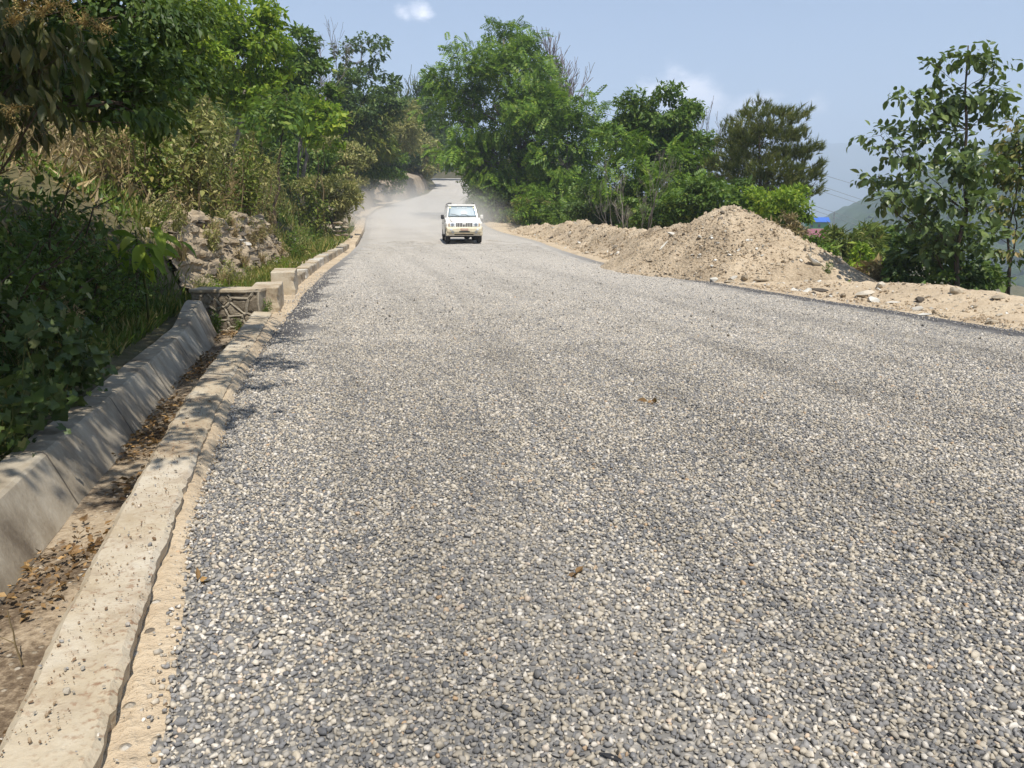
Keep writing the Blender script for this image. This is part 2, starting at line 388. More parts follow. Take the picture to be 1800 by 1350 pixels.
M['lf_vine'] = leafmat('shade_toned_vine_leaf', [(0, (.024, .045, .014)), (.5, (.042, .07, .022)), (.9, (.07, .10, .038)), (1, (.12, .13, .06))], .22)  # greens set darker so the colour carries the shade of the bank
M['lf_shade'] = leafmat('brown_olive_leaf', [(0, (.026, .034, .013)), (.5, (.045, .055, .02)), (1, (.085, .08, .034))], .2)
M['lf_bamboo'] = leafmat('bamboo_leaf', [(0, (.06, .09, .02)), (.5, (.10, .14, .032)), (.85, (.15, .17, .045)), (1, (.20, .18, .07))], .34)
M['lf_pine'] = leafmat('pine_needle', [(0, (.06, .08, .026)), (.6, (.105, .13, .042)), (1, (.18, .175, .075))], .28, .6, .2)
M['lf_yellow'] = leafmat('yellowing_leaf', [(0, (.055, .085, .026)), (.6, (.095, .125, .04)), (.85, (.16, .15, .065)), (1, (.26, .20, .11))], .3)
M['lf_grass'] = leafmat('grass_blade', [(0, (.06, .10, .02)), (.5, (.10, .15, .03)), (.8, (.18, .18, .06)), (1, (.30, .25, .13))], .3)
M['lf_dry'] = leafmat('dry_leaf', [(0, (.06, .036, .022)), (.5, (.12, .075, .042)), (.85, (.20, .13, .075)), (1, (.30, .20, .11))], .15)
M['lf_straw'] = leafmat('straw', [(0, (.14, .105, .065)), (.5, (.22, .175, .115)), (1, (.33, .275, .19))], .2)
M['panicle'] = leafmat('tan_flower', [(0, (.20, .14, .065)), (.5, (.30, .21, .10)), (1, (.42, .31, .16))], .25)
M['bark_grey'] = barkmat('grey_bark', (.10, .085, .07), (.24, .21, .18))
M['bark_brown'] = barkmat('brown_bark', (.055, .04, .03), (.14, .105, .075))
M['bark_pale'] = barkmat('pale_bark', (.22, .185, .15), (.42, .37, .31))
M['bark_purple'] = barkmat('bare_twig', (.13, .105, .10), (.24, .20, .19))
M['stem'] = barkmat('plant_stem', (.10, .075, .04), (.20, .15, .08))
M['stem_green'] = barkmat('green_stem', (.06, .075, .02), (.13, .13, .045))

# ------------------------------------------------------------------ road course and terrain
_ty = np.arange(-12, 320, .1)
def course(ys, vs, win=4.0):
    t = np.interp(_ty, ys, vs); s0 = (vs[1] - vs[0]) / (ys[1] - ys[0]); s1 = (vs[-1] - vs[-2]) / (ys[-1] - ys[-2])
    t = np.where(_ty < ys[0], vs[0] + s0 * (_ty - ys[0]), t); t = np.where(_ty > ys[-1], vs[-1] + s1 * (_ty - ys[-1]), t)
    w = np.clip(.10 * np.abs(_ty), .4, 3.2)
    cs = np.concatenate([[0], np.cumsum(t)]); n = len(t); i = np.arange(n); k = np.minimum(np.minimum((w * 5).astype(int), i), n - 1 - i)
    sm = (cs[i + k + 1] - cs[i - k]) / (2 * k + 1)
    return lambda y: np.interp(y, _ty, sm)
XL0 = course([-6, 1.8, 2.34, 3, 3.85, 5, 6.7, 8.2, 10.4, 15.2, 22, 30.3, 37, 50, 60, 70, 85, 105, 130, 165, 200, 260],
             [1.10, -.98, -1.16, -1.40, -1.70, -2.00, -2.46, -2.80, -3.16, -4.05, -5.16, -6.32, -7.3, -9.4, -11.1, -12.1, -12.5, -11.2, -12.4, -16.9, -25, -45])
XR = course([-6, 9.7, 11.6, 14.1, 17.7, 24.1, 39, 48, 53, 60, 70, 85, 105, 120, 165, 200, 260],
            [10.8, 6.5, 6.0, 5.23, 4.3, 2.83, 1.5, -.5, -1.6, -2.7, -3.7, -4.1, -4.8, -5.6, -9.0, -17, -37])
ZR = course([-6, 30, 37, 50, 60, 70, 85, 105, 130, 165, 200, 260], [0, 0, .06, .45, 1.2, 1.85, 2.7, 4.2, 6.1, 8.9, 9.3, 9.8])
XK = course([-6, 1.67, 3.04, 4.03, 5.83, 7, 8.72, 12.5], [1.0, -1.05, -1.47, -1.76, -2.25, -2.54, -2.92, -3.8])
def XL(y): return np.maximum(XL0(y), np.where(np.asarray(y) < 10.5, XK(y) + .035, -1e9))
def WB(y): return -1.50 - .245 * np.asarray(y)          # drain wall foot
def WT(y): return -1.63 - .25 * np.asarray(y)           # drain wall top edge
def sst(x, a, b): t = np.clip((np.asarray(x, float) - a) / (b - a), 0, 1); return t * t * (3 - 2 * t)
DRAIN_END = 11.0
def terrain(x, y, detail=True):
    x = np.asarray(x, float); y = np.asarray(y, float)
    xl, xr, zr = XL(y), XR(y), ZR(y)
    n1 = fbm(x * .35, y * .35, oct=5, seed=3); n2 = fbm(x * 1.7, y * 1.7, oct=3, seed=9)
    near = 1 - sst(y, 11.3, 12.6)
    xs = np.where(y < 12, WT(y) - .12, xl - 1.3) * 1.0
    xs = near * (WT(y) - .12) + (1 - near) * (xl - 1.2)
    e = xs - x
    b_near = .06 + .10 * np.clip(e, 0, .9) + .72 * np.clip(e - .9, 0, 3.0) + .42 * np.clip(e - 3.9, 0, 60)
    rock = .08 * np.clip(e, 0, 1) + 1.20 * sst(e, .45, 1.15) + .40 * np.clip(e - 1.1, 0, 60)
    far = .12 * np.clip(e, 0, 1.) + .85 * np.clip(e - .8, 0, 3.2) + .42 * np.clip(e - 4, 0, 60)
    w1 = sst(y, 11.3, 12.6); w2 = sst(y, 23, 29)
    bank = b_near * (1 - w1) + w1 * (rock * (1 - w2) + far * w2)
    zl = zr + bank + np.clip(e, 0, 2) * (n1 * .5 + n2 * .18) + np.clip(e - 8, 0, 40) * n1 * .12
    # inside of the drain region: keep the sheet below the drain floor
    zdr = np.where(e < 0, zr - .6 * near - .07 * (1 - near), zl)
    er = x - xr
    wn_ = 1 - sst(y, 18, 40)
    fall = (.10 * (1 - wn_) + .55 * wn_) * np.clip(er - 2.3, 0, 6) + .60 * np.clip(er - 8.3, 0, 400)
    zright = zr - .14 - fall + np.clip(er - 2.3, 0, 3) * (n1 * .45)
    z = np.where(x < xl, zdr, np.where(er > 0, zright, zr - .14))
    spur = -9.6 - .36 * np.clip(np.hypot((x - 112) / 1.5, y - 286) - 9, 0, 400) + n1 * 2
    return np.maximum(np.maximum(z, spur), -118 + n1 * 3)
def tz(x, y): return float(terrain(np.array([x]), np.array([y]))[0])

def graded(lo, hi, fine_lo, fine_hi, step, growth=1.09, mx=9.):
    a = list(np.arange(fine_lo, fine_hi, step)); s = step; v = a[-1]
    while v < hi: s = min(s * growth, mx); v += s; a.append(v)
    s = step; v = fine_lo; pre = []
    while v > lo: s = min(s * growth, mx); v -= s; pre.append(v)
    return np.array(pre[::-1] + a)
def build_ground():
    xs = graded(-130, 330, -9, 9.5, .14); ys = graded(-14, 330, .5, 26, .16, 1.05, 3.5)
    X, Y = np.meshgrid(xs, ys, indexing='ij'); Z = terrain(X, Y)
    # the sheet covers the road cutting as well as the slopes on both sides
    o = link('hillside', grid_mesh('hillside', X, Y, Z), M['bank']); structure(o); o['label'] = 'steep soil hillside the road is cut into'
    # valley floor reaching to the horizon
    xs = np.linspace(-5400, 5400, 60); ys = np.linspace(-2500, 5300, 60); X, Y = np.meshgrid(xs, ys, indexing='ij')
    o = link('ground', grid_mesh('ground', X, Y, np.full_like(X, -121.)), M['forest_floor']); structure(o); o['label'] = 'deep valley floor far below the road'
build_ground()

def build_road():
    ys = np.concatenate([np.arange(-6, 40, .25), np.arange(40, 262, .8)]); us = np.linspace(0, 1, 25)
    Y, U = np.meshgrid(ys, us, indexing='ij'); X = XL(Y) * (1 - U) + XR(Y) * U
    crown = .05 * (1 - (2 * U - 1) ** 2)
    rut = -.006 * (np.exp(-((U * 9 - 2.6) / .35) ** 2) + np.exp(-((U * 9 - 4.2) / .35) ** 2) + np.exp(-((U * 9 - 6.2) / .35) ** 2))
    Z = ZR(Y) + (crown * .6 + rut) + fbm(X * .5, Y * .5, oct=3, seed=5) * .02
    me = grid_mesh('road', X, Y, Z, True, (U * 9.0, Y))
    o = link('road', me, M['road']); structure(o); o['label'] = 'chip-sealed grey gravel road winding uphill'
    return o
ROAD = build_road()
def road_z(x, y):
    u = (x - XL(y)) / (XR(y) - XL(y)); crown = .05 * (1 - (2 * u - 1) ** 2)
    rut = -.006 * (np.exp(-((u * 9 - 2.6) / .35) ** 2) + np.exp(-((u * 9 - 4.2) / .35) ** 2) + np.exp(-((u * 9 - 6.2) / .35) ** 2))
    return ZR(y) + crown * .6 + rut + fbm(x * .5, y * .5, oct=3, seed=5) * .02

# ------------------------------------------------------------------ stones and chippings
def hull_rock(seed, n=16, flat=(1, .8, .55), mode=0):
    r = rs(seed); p = r.normal(size=(n, 3)); p /= np.linalg.norm(p, axis=1, keepdims=True)
    p *= r.uniform(.82, 1.05, (n, 1)); p *= np.asarray(flat)
    bm = bmesh.new()
    for q in p: bm.verts.new(q)
    res = bmesh.ops.convex_hull(bm, input=bm.verts)
    bmesh.ops.delete(bm, geom=list({g for g in res['geom_interior'] + res['geom_unused'] if isinstance(g, bmesh.types.BMVert)}), context='VERTS')
    bmesh.ops.triangulate(bm, faces=bm.faces); bmesh.ops.recalc_face_normals(bm, faces=bm.faces)
    bm.verts.ensure_lookup_table(); bm.verts.index_update()
    V = np.array([v.co[:] for v in bm.verts]); F = np.array([[v.index for v in f.verts] for f in bm.faces]); bm.free()
    return V, F
CHIPS = [hull_rock(100 + i, 14 if i % 2 else 18, [(1, .82, .62), (1, .70, .55), (1, .9, .72), (1, .78, .5)][i % 4]) for i in range(10)]
CHIP_ME = []
for i, (V, F) in enumerate(CHIPS):
    me = mesh_np('chip', V, [F], True); me.materials.append(M['gravel']); CHIP_ME.append(me)

def gn_instances(name, pts, rot, scl, idx, sources, parent=None):
    """one object whose geometry nodes put the source objects on its points"""
    me = bpy.data.meshes.new(name); me.vertices.add(len(pts)); me.vertices.foreach_set('co', np.asarray(pts, np.float32).ravel())
    for nm, ty, dat in (('rot', 'FLOAT_VECTOR', rot), ('scl', 'FLOAT_VECTOR', scl)):
        a = me.attributes.new(nm, ty, 'POINT'); a.data.foreach_set('vector', np.asarray(dat, np.float32).ravel())
    a = me.attributes.new('idx', 'INT', 'POINT'); a.data.foreach_set('value', np.asarray(idx, np.int32))
    me.update()
    o = link(name, me, None, parent)
    col = bpy.data.collections.new(name + '_sources')
    for s in sources: col.objects.link(s)
    ng = bpy.data.node_groups.new(name, 'GeometryNodeTree')
    ng.interface.new_socket('Geometry', in_out='INPUT', socket_type='NodeSocketGeometry'); ng.interface.new_socket('Geometry', in_out='OUTPUT', socket_type='NodeSocketGeometry')
    N = ng.nodes.new; gi, go = N('NodeGroupInput'), N('NodeGroupOutput')
    ci = N('GeometryNodeCollectionInfo'); ci.inputs['Collection'].default_value = col
    ci.inputs['Separate Children'].default_value = True; ci.inputs['Reset Children'].default_value = True
    ip = N('GeometryNodeInstanceOnPoints'); ip.inputs['Pick Instance'].default_value = True
    def att(nm, dt):
        n = N('GeometryNodeInputNamedAttribute'); n.data_type = dt; n.inputs['Name'].default_value = nm; return n.outputs['Attribute']
    L = ng.links.new
    L(gi.outputs[0], ip.inputs['Points']); L(ci.outputs[0], ip.inputs['Instance'])
    er = N('FunctionNodeEulerToRotation'); L(att('rot', 'FLOAT_VECTOR'), er.inputs[0]); L(er.outputs[0], ip.inputs['Rotation'])
    L(att('scl', 'FLOAT_VECTOR'), ip.inputs['Scale']); L(att('idx', 'INT'), ip.inputs['Instance Index'])
    L(ip.outputs[0], go.inputs[0])
    md = o.modifiers.new('instances', 'NODES'); md.node_group = ng
    return o
def build_chippings():
    r = rs(5)
    # near field: every chipping on its own, jittered grid, out to 9 m
    s = .0160
    gx, gy = np.meshgrid(np.arange(-4, 9.5, s), np.arange(1.2, 9.2, s * .95), indexing='ij')
    x = (gx + r.uniform(-.62, .62, gx.shape) * s).ravel(); y = (gy + r.uniform(-.62, .62, gy.shape) * s).ravel()
    dl = x - XL(y); dr = XR(y) - x
    edge = -.02 + .09 * (fbm(x * 2.2, y * 2.2, oct=3, seed=21) + .5) + .10 * sst(y, 6.2, 9.) - .07 * (r.random(len(x)) < .2)
    keep = (dl > edge) & (dr > .42) & (np.abs(x) < .86 * y + .75)
    keep &= r.random(len(x)) < np.clip(.35 + (dl - edge) * 16, 0, 1)
    x, y = x[keep], y[keep]; n = len(x)
    size = .0099 * np.exp(r.normal(0, .27, n)); size = np.clip(size, .005, .021)
    z = np.maximum(road_z(x, y), np.where(x - XL(y) < .05, .008, -1)) + size * r.uniform(.2, .55, n)
    rot = np.stack([r.normal(0, .35, n), r.normal(0, .35, n), r.uniform(0, 6.283, n)], -1)
    scl = size[:, None] * r.uniform(.85, 1.2, (n, 3)); idx = r.integers(0, len(CHIP_ME), n)
    pos = np.stack([x, y, z], -1)
    u, v, fw = proj(pos); inf = (u > 5) & (u < 1795) & (v < 1345)
    big = np.where(inf, size * 1350 / fw, 0); first = np.argsort(-big)[:300]
    rest = np.ones(n, bool); rest[first] = False
    for i in first:
        o = link('chipping', CHIP_ME[idx[i]], None, ROAD); o.location = pos[i]; o.rotation_euler = rot[i]; o.scale = scl[i]
    src = [bpy.data.objects.new('chip_source_%02d' % i, me) for i, me in enumerate(CHIP_ME)]
    o = gn_instances('loose_chippings', pos[rest], rot[rest], scl[rest], idx[rest], src, ROAD)
    o['kind'] = 'stuff'
    print('chips', n)
    # farther out: patches of several hundred small chippings each
    patches = []
    for k in range(6):
        rr = rs(40 + k); R = .34; s2 = .0205
        ax, ay = np.meshgrid(np.arange(-R, R, s2), np.arange(-R, R, s2)); ax = (ax + rr.uniform(-.6, .6, ax.shape) * s2).ravel(); ay = (ay + rr.uniform(-.6, .6, ay.shape) * s2).ravel()
        kk = np.hypot(ax, ay) < R * rr.uniform(.8, 1.0, len(ax)); ax, ay = ax[kk], ay[kk]; m_ = len(ax)
        V0 = np.array([(1, 0, 0), (0, 1, 0), (-1, 0, 0), (0, -1, 0), (0, 0, 1), (.6, .5, .8)]) ; F0 = np.array([(0, 1, 5), (1, 4, 5), (4, 0, 5), (1, 2, 4), (2, 3, 4), (3, 0, 4)])
        sz = .0115 * np.exp(rr.normal(0, .28, m_)); th = rr.uniform(0, 6.283, m_)
        W = V0[None] * (sz[:, None, None] * rr.uniform(.65, 1.2, (m_, 6, 1))) * np.array((1, .85, .75))
        tx, ty_ = rr.normal(0, .35, (2, m_, 1)); W[:, :, 2] += W[:, :, 0] * tx + W[:, :, 1] * ty_
        c_, s_ = np.cos(th)[:, None], np.sin(th)[:, None]
        Wx = W[:, :, 0] * c_ - W[:, :, 1] * s_ + ax[:, None]; Wy = W[:, :, 0] * s_ + W[:, :, 1] * c_ + ay[:, None]
        Vv = np.stack([Wx, Wy, W[:, :, 2] + .002], -1).reshape(-1, 3)
        Ff = (F0[None] + (np.arange(m_) * 6)[:, None, None]).reshape(-1, 3)
        me = mesh_np('chipping_patch', Vv, [Ff]); me.materials.append(M['gravel']); patches.append(bpy.data.objects.new('patch_source_%02d' % k, me))
    st = .40
    gx, gy = np.meshgrid(np.arange(-9, 10, st), np.arange(9.0, 42, st), indexing='ij')
    x = (gx + r.uniform(-.12, .12, gx.shape)).ravel(); y = (gy + r.uniform(-.12, .12, gy.shape)).ravel()
    keep = (x - XL(y) > .47) & (XR(y) - x > .70) & (np.abs(x) < .9 * y + 1) & (r.random(len(x)) < np.clip((42 - y) / 16, 0, 1)); x, y = x[keep], y[keep]; n = len(x)
    pos = np.stack([x, y, road_z(x, y)], -1)
    o = gn_instances('chipping_layer', pos, np.stack([np.zeros(n), np.zeros(n), r.uniform(0, 6.283, n)], -1), np.ones((n, 3)), r.integers(0, 6, n), patches, ROAD)
    o['kind'] = 'stuff'
build_chippings()

# ------------------------------------------------------------------ kerb, drain, blocks, headwall
def strip(name, y, cols, mat, smooth=True, noise=.0, nf=6., seed=1, sub=None):
    """cols: list of (x(y), z(y)); a ribbon across the road side, subdivided and roughened"""
    xs = [np.broadcast_to(c[0], y.shape) for c in cols]; zs = [np.broadcast_to(c[1], y.shape) for c in cols]
    if sub:
        X, Z = [], []
        for i in range(len(xs) - 1):
            k = sub[i]
            for j in range(k): t = j / k; X.append(xs[i] * (1 - t) + xs[i + 1] * t); Z.append(zs[i] * (1 - t) + zs[i + 1] * t)
        X.append(xs[-1]); Z.append(zs[-1]); xs, zs = X, Z
    X = np.stack(xs, 1); Z = np.stack(zs, 1); Y = np.repeat(y[:, None], X.shape[1], 1)
    if noise:
        X = X + fbm(X * nf + Z * 7, Y * nf, Z * nf, 4, seed) * noise * .8; Z = Z + fbm(X * nf, Y * nf, Z * nf, 4, seed + 3) * noise
    return grid_mesh(name, X, Y, Z, smooth)
def build_drain():
    y = np.arange(-1.5, DRAIN_END + .1, .05)
    xk = XK(y)
    # kerb: the road-side wall of the drain, broken into cast lengths
    yy = np.arange(-1.5, DRAIN_END + .1, .03)
    chip = .028 * fbm(yy * 5, yy * 0 + 4, oct=4, seed=51, gain=.65) + .02 * fbm(yy * 23, yy * 0, oct=3, seed=52) - .05 * np.clip(fbm(yy * 1.7, yy * 0 + 2, oct=3, seed=58) - .16, 0, 1)
    xr_, xl_ = XK(yy) + chip, XK(yy) - .285 + .03 * fbm(yy * 6, yy * 0 + 9, oct=4, seed=53, gain=.65)
    zt = .085 + .012 * fbm(yy * 1.5, yy * 0, oct=3, seed=54)
    me = strip('kerb', yy, [(xr_ - .035, -.10), (xr_ - .008, zt - .018), (xr_ - .03, zt), (xl_ + .03, zt + .004), (xl_, zt - .02), (xl_ + .01, -.4)], M['concrete'], False, .010, 26., 61, [4, 1, 14, 1, 4])
    tag(link('kerb', me, M['concrete']), 'long dusty tan concrete kerb between the open drain and the gravel road', 'kerb')
    # soil strip between kerb and chippings
    yy = np.arange(-1, 36, .07)
    xk2 = np.where(yy < 11, XK(yy), XL(yy) - .35); bk = .058 * sst(yy, 2.0, 6.0) * (1 - sst(yy, 10.5, 11.5)) * (.8 + .5 * fbm(yy * 2, yy * 0, oct=3, seed=73))
    me = strip('soil_strip', yy, [(xk2 - .06, bk), (xk2 + .015, bk + .012), (XL(yy) + .03, .004), (XL(yy) + .16, -.05)], None, True, .025, 8., 71, [2, 6, 4])
    structure(link('soil_strip', me, M['sand']))['label'] = 'sandy strip along the foot of the kerb'
    # drain floor with dirt
    yy = np.arange(-1.5, DRAIN_END + .6, .07)
    fl = -.235 + .05 * fbm(yy * .7, yy * 0, seed=77)
    me = strip('drain_floor', yy, [(XK(yy) - .25, fl + .02), (WB(yy) - .05, fl)], None, True, .05, 3.5, 81, [14])
    structure(link('drain_floor', me, M['litter']))['label'] = 'sandy silted floor of the roadside drain'
    # the far wall of the drain
    yy = np.arange(-1.5, 10.62, .04)
    off = .018 * fbm(yy * .9, yy * 0 + 6, oct=3, seed=97); zt = .10 + .03 * fbm(yy * .9, yy * 0, seed=90) + .20 * sst(yy, 9.2, 10.5)
    wt, wb = WT(yy) + off, WB(yy) + off
    cols = [(wb + .01, -.40), (wb, -.22), (wt, zt - .015), (wt - .02, zt), (wt - .19, zt + .01), (wt - .20, -.1)]
    me = strip('drain_wall', yy, cols, None, False, .005, 9., 95, [1, 8, 1, 6, 1])
    o = link('drain_wall', me, M['concrete_wall']); tag(o, 'sloping grey concrete wall on the hill side of the open drain', 'drain wall')
    # closing face at the far end
    e = -1; V = np.array([(float(c[0][e]), 10.60, float(np.broadcast_to(c[1], yy.shape)[e])) for c in cols])
    link('end_face', mesh_np('end_face', V, [np.array([list(range(len(V)))])]), M['concrete_wall'], o)
build_drain()

def bevel_box(name, size, bev, seed, jit=.01, cuts=5):
    bm = bmesh.new(); bmesh.ops.create_cube(bm, size=1)
    bmesh.ops.scale(bm, vec=size, verts=bm.verts)
    bmesh.ops.bevel(bm, geom=bm.edges[:], offset=bev, segments=2, affect='EDGES', profile=.6)
    bmesh.ops.subdivide_edges(bm, edges=[e for e in bm.edges if e.calc_length() > .1], cuts=cuts, use_grid_fill=True)
    bmesh.ops.triangulate(bm, faces=[f for f in bm.faces if len(f.verts) > 4])
    co = np.array([v.co[:] for v in bm.verts])
    for k, ax in enumerate((0, 1, 2)):
        d = fbm(co[:, 0] * 5 + k * 9, co[:, 1] * 5, co[:, 2] * 5, 4, seed) * jit * 2
        co[:, ax] += d
    # knocked-off corner
    for c0, r0, a0 in ((np.array((size[0] / 2, -size[1] / 2, size[2] * .12)), .13, .035), (np.array((size[0] / 2, -size[1] / 2, -size[2] / 2)), .12, .04)):
        d = np.linalg.norm(co - c0, axis=1); w = np.clip(1 - d / r0, 0, 1); co += (np.array((-1, 1, 0)) * a0 * w[:, None]) * (1 + 1.5 * fbm(co[:, 0] * 18, co[:, 1] * 18, co[:, 2] * 18, 2, seed)[:, None])
    for v, q in zip(bm.verts, co): v.co = q
    me = bpy.data.meshes.new(name); bm.to_mesh(me); bm.free(); return me
def build_blocks():
    hd = math.atan(.235)
    for (x, y, sx, sy, sz, lab, sd) in ((-3.86, 12.15, .42, 1.20, .47, 'weathered concrete guard block at the drain end, nearer of the two', 1),
                                        (-4.34, 14.75, .43, 1.15, .52, 'tan concrete guard block before the low stone kerb, farther of the two', 2)):
        me = bevel_box('guard_block', (sx, sy, sz), .018, sd, .012)
        o = link('guard_block', me, M['concrete']); o.location = (x, y, sz / 2 - .09); o.rotation_euler = (0, 0, hd); tag(o, lab, 'concrete block', 'guard blocks')
build_blocks()

def clip_poly(poly, a, b, c):
    out = []
    for i in range(len(poly)):
        p, q = poly[i], poly[(i + 1) % len(poly)]; dp = a * p[0] + b * p[1] - c; dq = a * q[0] + b * q[1] - c
        if dp <= 0: out.append(p)
        if dp * dq < 0: t = dp / (dp - dq); out.append((p[0] + (q[0] - p[0]) * t, p[1] + (q[1] - p[1]) * t))
    return out
def voronoi_cells(pts, box):
    cells = []
    for i, p in enumerate(pts):
        poly = [(box[0], box[2]), (box[1], box[2]), (box[1], box[3]), (box[0], box[3])]
        for j, q in enumerate(pts):
            if i == j: continue
            a, b = q[0] - p[0], q[1] - p[1]; c = (q[0] ** 2 + q[1] ** 2 - p[0] ** 2 - p[1] ** 2) / 2
            poly = clip_poly(poly, a, b, c)
            if len(poly) < 3: break
        if len(poly) >= 3: cells.append(poly)
    return cells
def build_headwall():
    # stone masonry cross wall with raised mortar joints, facing the camera
    W, Ht, x0, z0, y0 = 1.0, .80, -4.72, -.45, 11.35
    hw = thing('headwall', 'rubble masonry end wall with raised mortar joints across the drain', 'stone wall', (x0, y0, z0), -.05)
    mb = MB(); mb.box((W / 2, .16, Ht / 2 - .01), (W, .30, Ht)); link('wall_core', mb.mesh('wall_core'), M['mortar'], hw)
    cap = bevel_box('coping', (W + .04, .42, .05), .012, 4, .008, 3); o = link('coping', cap, M['concrete'], hw); o.location = (W / 2, .15, Ht + .012)
    r = rs(8); pts = []
    while len(pts) < 26:
        p = (r.uniform(.02, W - .02), r.uniform(.02, Ht - .02))
        if all((p[0] - q[0]) ** 2 + (p[1] - q[1]) ** 2 > .125 ** 2 for q in pts): pts.append(p)
        elif r.random() < .002: break
    cells = voronoi_cells(pts, (0, W, 0, Ht)); joints = MB(); seen = set()
    for poly in cells:
        c = np.mean(poly, axis=0); n = len(poly); P2 = np.array(poly)
        rin = P2 + (c - P2) * .17; top = P2 + (c - P2) * .42
        V = np.concatenate([np.column_stack([rin[:, 0], np.full(n, .02), rin[:, 1]]), np.column_stack([rin[:, 0], np.full(n, -.012), rin[:, 1]]),
                            np.column_stack([top[:, 0], -.022 - r.uniform(0, .02, n), top[:, 1]])])
        F4 = [(i + o, (i + 1) % n + o, (i + 1) % n + o + n, i + o + n) for o in (0, n) for i in range(n)]
        bm_me = mesh_np('stone', V, [np.array(F4), np.array([[2 * n + i for i in range(n)]])])
        link('stone', bm_me, M['headstone'], hw)
        for i in range(n):
            a, b = P2[i], P2[(i + 1) % n]; k = tuple(sorted((tuple(np.round(a, 3)), tuple(np.round(b, 3)))))
            if k in seen or np.hypot(*(a - b)) < .03: continue
            seen.add(k); m_ = (a + b) / 2 + r.normal(0, .008, 2)
            w = r.uniform(.019, .026)
            joints.tube([(a[0], -.012, a[1]), (m_[0], -.020 - r.uniform(0, .012), m_[1]), (b[0], -.012, b[1])], w, 6)
    link('mortar_joint', joints.mesh('mortar_joint'), M['mortar'], hw)
    # low cut-stone kerb running on past the blocks
    lk = thing('stone_kerb', 'low pale stone kerb running on beyond the guard blocks', 'kerb')
    y = 16.4
    i = 0
    while y < 34:
        ln = .62 + .3 * r.random(); x = float(XL(y)) - .42
        me = bevel_box('kerb_stone', (.30, ln, .30 + .05 * r.random()), .03, 20 + i % 7, .03, 2)
        o = link('kerb_stone', me, M['rubble'] if i % 3 else M['concrete'], lk); o.location = (x, y, .06 + r.uniform(-.03, .03)); o.rotation_euler = (r.normal(0, .02), r.normal(0, .03), math.atan2(-(float(XL(y + .3)) - float(XL(y - .3))), .6) + r.normal(0, .03))
        y += ln + .02; i += 1
    me = strip('kerb_line', np.arange(35, 85, .4), [(XL(np.arange(35, 85, .4)) - .04, ZR(np.arange(35, 85, .4)) - .05), (XL(np.arange(35, 85, .4)) - .06, ZR(np.arange(35, 85, .4)) + .16 - .3 * (1 - sst(np.arange(35, 85, .4), 35, 36.2))), (XL(np.arange(35, 85, .4)) - .38, ZR(np.arange(35, 85, .4)) + .18 - .3 * (1 - sst(np.arange(35, 85, .4), 35, 36.2))), (XL(np.arange(35, 85, .4)) - .42, ZR(np.arange(35, 85, .4)) - .1)], None, False, .05, 2., 33, [2, 3, 2])
    tag(link('earth_kerb', me, M['sand']), 'pale earth kerb edging the road towards the far bend', 'kerb')
build_headwall()

# verge on the hill side beyond the drain
def build_verge():
    yy = np.concatenate([np.arange(11.3, 40, .12), np.arange(40, 90, .4)])
    x = XL(yy); z = ZR(yy)
    me = strip('verge', yy, [(x - .3, z - .05), (x - .55, z + .03), (x - 1.6, z + .10), (x - 2.2, z - .1)], None, True, .08, 2.5, 44, [2, 8, 3])
    structure(link('verge', me, M['sand']))['label'] = 'narrow earth verge below the hillside'
build_verge()

# ------------------------------------------------------------------ right shoulder, berm, mound
def shoulder_z(e, y):
    ridge = (.26 * sst(e, .75, 1.7) - .10 * sst(e, 1.9, 2.6)) * (1 - sst(y, 15.0, 17.5)) * (.75 + .9 * fbm(y * .45, e * .4, oct=3, seed=8))
    low = -.07 * sst(-e, -.12, .12)
    return ZR(y) + .012 + low + ridge - .35 * sst(e, 2.3, 2.8)
def build_shoulder():
    ys = np.concatenate([np.arange(2, 26, .07), np.arange(26, 75, .3)]); es = np.linspace(-.15, 2.9, 46)
    Y, E_ = np.meshgrid(ys, es, indexing='ij'); wob = .55 * fbm(Y * 1.3, E_ * 0 + 3, oct=5, seed=14, gain=.62)
    X = XR(Y) + E_ + wob * (1 - sst(E_, .2, .8)); Z = shoulder_z(E_, Y) + fbm(X * 3, Y * 3, oct=5, seed=12, gain=.65) * .11 * sst(E_, .05, .6) + fbm(X * 7, Y * 7, oct=3, seed=16, gain=.7) * .06 * sst(E_, .1, .4)
    o = link('shoulder', grid_mesh('shoulder', X, Y, Z), M['sand']); structure(o); o['label'] = 'dusty earth shoulder along the outer road edge'
    return o
SHOULDER = build_shoulder()
MX, MY, MH = 5.42, 19.7, 1.80
def mound_h(x, y):
    dx, dy = (x - MX), (y - MY)
    ang = np.arctan2(dy, dx)
    r = np.hypot(dx / np.where(dx > 0, 1.34, 1.0), dy / 1.08) * (1 + .10 * np.sin(ang * 2 + .6) + .06 * np.sin(ang * 3 + 2))
    # steeper on the valley side, leaning into the berm on the left
    prof = MH * (1 - np.sqrt((r / 2.62) ** 2 + .012)) + .10
    lobe = 1.28 * (1 - np.sqrt(((x - 4.15) / 1.8) ** 2 + ((y - 21.6) / 2.2) ** 2 + .02))
    h = np.maximum(prof, lobe) + .05 * np.exp(-np.abs(prof - lobe) * 6)
    lump = fbm(x * 1.6, y * 1.6, oct=5, seed=31, gain=.6)
    fine = fbm(x * 6, y * 6, oct=4, seed=32, gain=.65)
    return h + sst(h, -.1, .5) * (lump * .15 + fine * .17 + .09 * (np.abs(fbm(x * 3.1, y * 3.1, oct=3, seed=35)) * 2 - .25))
